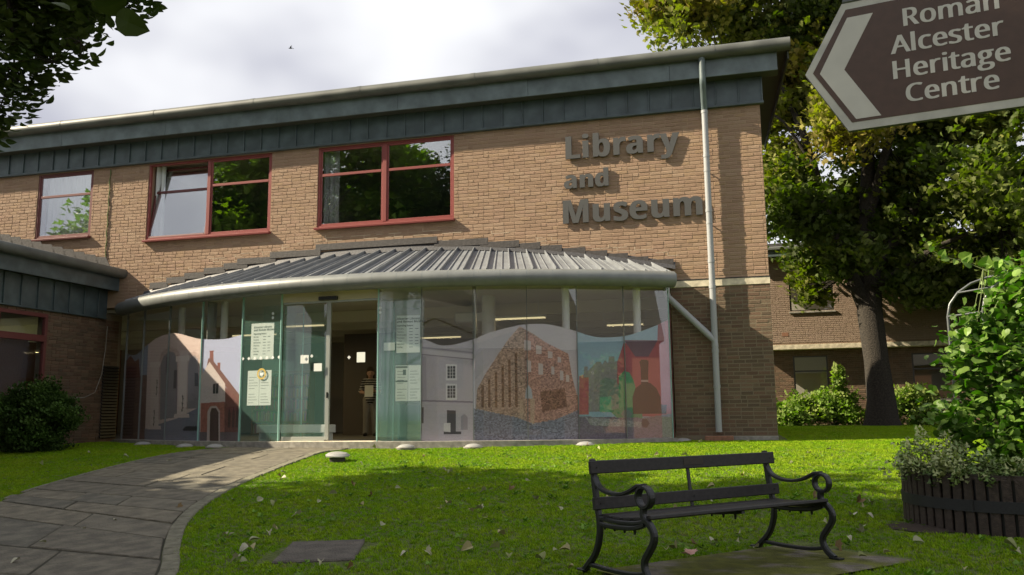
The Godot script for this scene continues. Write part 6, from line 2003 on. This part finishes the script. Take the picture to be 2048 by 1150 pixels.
func person():
	var o := thing("person", "person in a striped top and grey trousers holding paper in the doorway", "person", Vector3(-9.62, 0.06, -3.2), 0.35)
	var V := func(x: float, y: float, z: float) -> Vector3: return Vector3(x, y, z)
	var B := Body.new()
	var J := [
		[V.call(0, 0.92, 0), V.call(0, 1.12, -0.01), 0.155, 0.145, 0], [V.call(0, 1.12, -0.01), V.call(0, 1.30, 0), 0.145, 0.135, 0],
		[V.call(-0.13, 1.36, -0.01), V.call(0.13, 1.36, -0.01), 0.075, 0.075, 0], [V.call(-0.06, 1.26, 0.06), V.call(0.06, 1.26, 0.06), 0.10, 0.10, 0],
		[V.call(0, 1.38, 0), V.call(0, 1.48, 0.03), 0.06, 0.052, 2], [V.call(0, 1.56, 0.05), V.call(0, 1.60, 0.035), 0.082, 0.09, 2], [V.call(0, 1.50, 0.09), V.call(0, 1.53, 0.075), 0.045, 0.06, 2],
		[V.call(0, 1.545, 0.14), V.call(0, 1.522, 0.155), 0.010, 0.016, 2], [V.call(-0.085, 1.56, 0.04), V.call(-0.085, 1.54, 0.045), 0.018, 0.012, 2], [V.call(0.085, 1.56, 0.04), V.call(0.085, 1.54, 0.045), 0.018, 0.012, 2],
		[V.call(-0.17, 1.36, -0.01), V.call(-0.25, 1.10, -0.02), 0.062, 0.05, 0], [V.call(-0.25, 1.10, -0.02), V.call(-0.10, 1.06, 0.20), 0.046, 0.034, 2],
		[V.call(0.17, 1.36, -0.01), V.call(0.25, 1.10, 0.0), 0.062, 0.05, 0], [V.call(0.25, 1.10, 0.0), V.call(0.13, 1.10, 0.22), 0.046, 0.034, 2],
		[V.call(-0.085, 0.90, 0), V.call(-0.10, 0.50, 0.01), 0.11, 0.075, 1], [V.call(-0.10, 0.50, 0.01), V.call(-0.11, 0.09, -0.02), 0.075, 0.072, 1],
		[V.call(0.085, 0.90, 0), V.call(0.10, 0.50, 0.03), 0.11, 0.075, 1], [V.call(0.10, 0.50, 0.03), V.call(0.12, 0.09, 0.02), 0.075, 0.072, 1],
		[V.call(-0.11, 0.045, -0.03), V.call(-0.13, 0.04, 0.13), 0.045, 0.038, 3], [V.call(0.12, 0.045, 0.01), V.call(0.15, 0.04, 0.17), 0.045, 0.038, 3]]
	B.bones = J
	var out := MB.new()
	var paint := func(p: Vector3, w: int) -> Color:
		if w == 0: return Color(0.42, 0.42, 0.40) if fmod(p.y + 10.0, 0.062) < 0.026 else Color(0.02, 0.02, 0.025)
		if w == 1: return Color(0.24, 0.23, 0.20)
		if w == 3: return Color(0.02, 0.02, 0.02)
		if p.y > 1.485 and p.y < 1.496 and p.z > 0.12: return Color(0.32, 0.12, 0.10)
		if absf(p.y - 1.565) < 0.008 and absf(absf(p.x) - 0.032) < 0.012 and p.z > 0.1: return Color(0.03, 0.025, 0.02)
		return Color(0.45, 0.28, 0.20)
	skin(B, 0.015, 0.03, out, paint)
	for s in [-1.0, 1.0]:   # hands closed on the paper
		var H := Body.new()
		var w := V.call(-0.10, 1.06, 0.20) if s < 0 else V.call(0.13, 1.10, 0.22)
		var inn := Vector3(-s * 0.7, 0.25, 0.6).normalized()
		var up := Vector3(0, 1, 0.1)
		H.bones.append([w - inn * 0.02, w + inn * 0.055, 0.027, 0.03, 2])
		H.bones.append([w + inn * 0.03 + up * 0.02, w + inn * 0.06 - up * 0.02, 0.02, 0.02, 2])
		for k in 4:
			var root: Vector3 = w + inn * 0.065 + up * (0.03 - 0.02 * k)
			var l: float = [0.030, 0.034, 0.032, 0.025][k]
			var kn := root + (inn * 0.8 + Vector3(0, 0, 0.5)).normalized() * l
			var tip := kn + Vector3(-s * 0.75, -0.1, -0.35).normalized() * l * 0.9
			H.bones.append([root, kn, 0.0095, 0.0088, 2])
			H.bones.append([kn, tip, 0.0088, 0.0075, 2])
		H.bones.append([w + inn * 0.02 + up * 0.025, w + inn * 0.055 + up * 0.062, 0.012, 0.010, 2])
		H.bones.append([w + inn * 0.055 + up * 0.062, w + inn * 0.085 + up * 0.075, 0.010, 0.008, 2])
		skin(H, 0.005, 0.008, out, func(_p: Vector3, _w: int) -> Color: return Color(0.45, 0.28, 0.20))
	var bm := mat("body", Color(1, 1, 1), 0.8)
	bm.vertex_color_use_as_albedo = true
	put("body", out.done(), bm, o)
	var hb := Body.new()
	hb.bones = [[V.call(0, 1.635, 0.02), V.call(0, 1.60, -0.02), 0.100, 0.108, 0], [V.call(-0.075, 1.58, 0.0), V.call(-0.075, 1.46, 0.0), 0.04, 0.035, 0], [V.call(0.075, 1.58, 0.0), V.call(0.075, 1.46, 0.0), 0.04, 0.035, 0], [V.call(0, 1.56, -0.04), V.call(0, 1.45, -0.04), 0.08, 0.05, 0], [V.call(-0.05, 1.655, 0.085), V.call(0.05, 1.655, 0.085), 0.04, 0.04, 0]]
	var ho := MB.new()
	skin(hb, 0.012, 0.025, ho, func(_p: Vector3, _w: int) -> Color: return Color(0.05, 0.032, 0.02))
	put("hair", ho.done(), bm, o)
	var ps := thing("sheet_of_paper", "white sheet of paper held by the person in the doorway", "paper", Vector3(-9.53, 1.17, -2.90), 0.35)
	put("sheet", bx(Vector3.ZERO, Vector3(0.21, 0.297, 0.002)), M["paper"], ps)
	ps.rotation.x = -0.25

func bird():
	var o := thing("bird", "small dark bird flying in the pale sky above the roof", "bird", Vector3(-16.05, 14.0, -10.0), 0.4)
	o.scale = Vector3.ONE * 0.65
	var b := MB.new()
	b.tube([Vector3(-0.11, 0.0, 0), Vector3(-0.06, 0.01, 0), Vector3(0.0, 0.012, 0), Vector3(0.06, 0.005, 0), Vector3(0.14, -0.005, 0)], [0.006, 0.026, 0.036, 0.022, 0.008], 8)
	for s in [-1.0, 1.0]:
		b.prism([Vector2(-0.05, 0.0), Vector2(0.04, 0.0), Vector2(0.06, 0.11), Vector2(0.11, 0.2), Vector2(0.0, 0.12)], Transform3D(Basis(Vector3.RIGHT, PI / 2 * s - 0.7 * s if s > 0 else -PI / 2 + 0.7), Vector3(0, 0.01, 0)), 0.006)
	b.prism([Vector2(0.10, -0.012), Vector2(0.19, -0.035), Vector2(0.19, 0.03), Vector2(0.10, 0.012)], Transform3D(Basis(Vector3.RIGHT, PI / 2), Vector3.ZERO), 0.005)
	put("body", b.done(), M["black"], o)

# ------------------------------------------------------------------ sky
func sky() -> PanoramaSkyMaterial:
	var w := 1024
	var h := 512
	var im := Image.create(w, h, false, Image.FORMAT_RGBF)
	var f := FastNoiseLite.new()
	f.seed = 21
	f.frequency = 1.1
	f.fractal_octaves = 5
	var g := FastNoiseLite.new()
	g.seed = 33
	g.frequency = 3.0
	g.fractal_octaves = 4
	for y in h:
		var up := PI / 2 - (y + 0.5) / h * PI
		for x in w:
			var a := (x + 0.5) / w * TAU
			var d := Vector3(cos(up) * cos(a), sin(up), cos(up) * sin(a))
			d = Vector3(d.x, d.y * 1.8, d.z)
			var n := f.get_noise_3dv(d * 1.3) + 0.35 * g.get_noise_3dv(d)
			var t := smoothstep(-0.35, 0.40, n)
			var c := Color(0.255, 0.26, 0.30).lerp(Color(0.45, 0.455, 0.47), t)
			if up < 0.0: c = Color(0.17, 0.175, 0.165)
			im.set_pixel(x, y, c)
	var m := PanoramaSkyMaterial.new()
	m.panorama = ImageTexture.create_from_image(im)
	return m

func _ready():
	rng.seed = 1234
	var cam := Camera3D.new()
	cam.name = "camera"
	cam.fov = 37.37
	cam.near = 0.05
	cam.far = 800.0
	cam.transform = Transform3D(Basis(Vector3.UP, 0.256) * Basis(Vector3.RIGHT, 0.1466) * Basis(Vector3.BACK, -0.0108), Vector3(-0.6925, 0.5931, 16.7382))
	add_child(cam)
	cam.current = true
	var env := Environment.new()
	env.background_mode = Environment.BG_SKY
	env.sky = Sky.new()
	env.sky.sky_material = sky()
	env.background_energy_multiplier = 1.0
	env.ambient_light_source = Environment.AMBIENT_SOURCE_SKY
	env.tonemap_mode = Environment.TONE_MAPPER_LINEAR
	env.tonemap_exposure = 2.25
	env.sdfgi_enabled = true
	env.ssao_enabled = true
	env.ssil_enabled = true
	var we := WorldEnvironment.new()
	we.environment = env
	we.name = "environment"
	add_child(we)
	var sun := DirectionalLight3D.new()
	sun.name = "sun"
	sun.light_energy = 1.6
	sun.light_color = Color(1.0, 0.94, 0.83)
	sun.light_angular_distance = 0.5
	sun.shadow_enabled = true
	sun.basis = Basis.looking_at(Vector3(3.4, -2.62, -1.0), Vector3.UP)
	add_child(sun)

	materials()
	make_unit_brick()
	lawn_and_path()
	library()
	wall_things()
	var B = bay()
	low_wing()
	rear_wing()
	street_houses()
	trees()
	shrubs()
	interior()
	murals(B)
	notices()
	bench()
	planter()
	finger_sign()
	ground_lights()
	person()
	litter()
	bird()
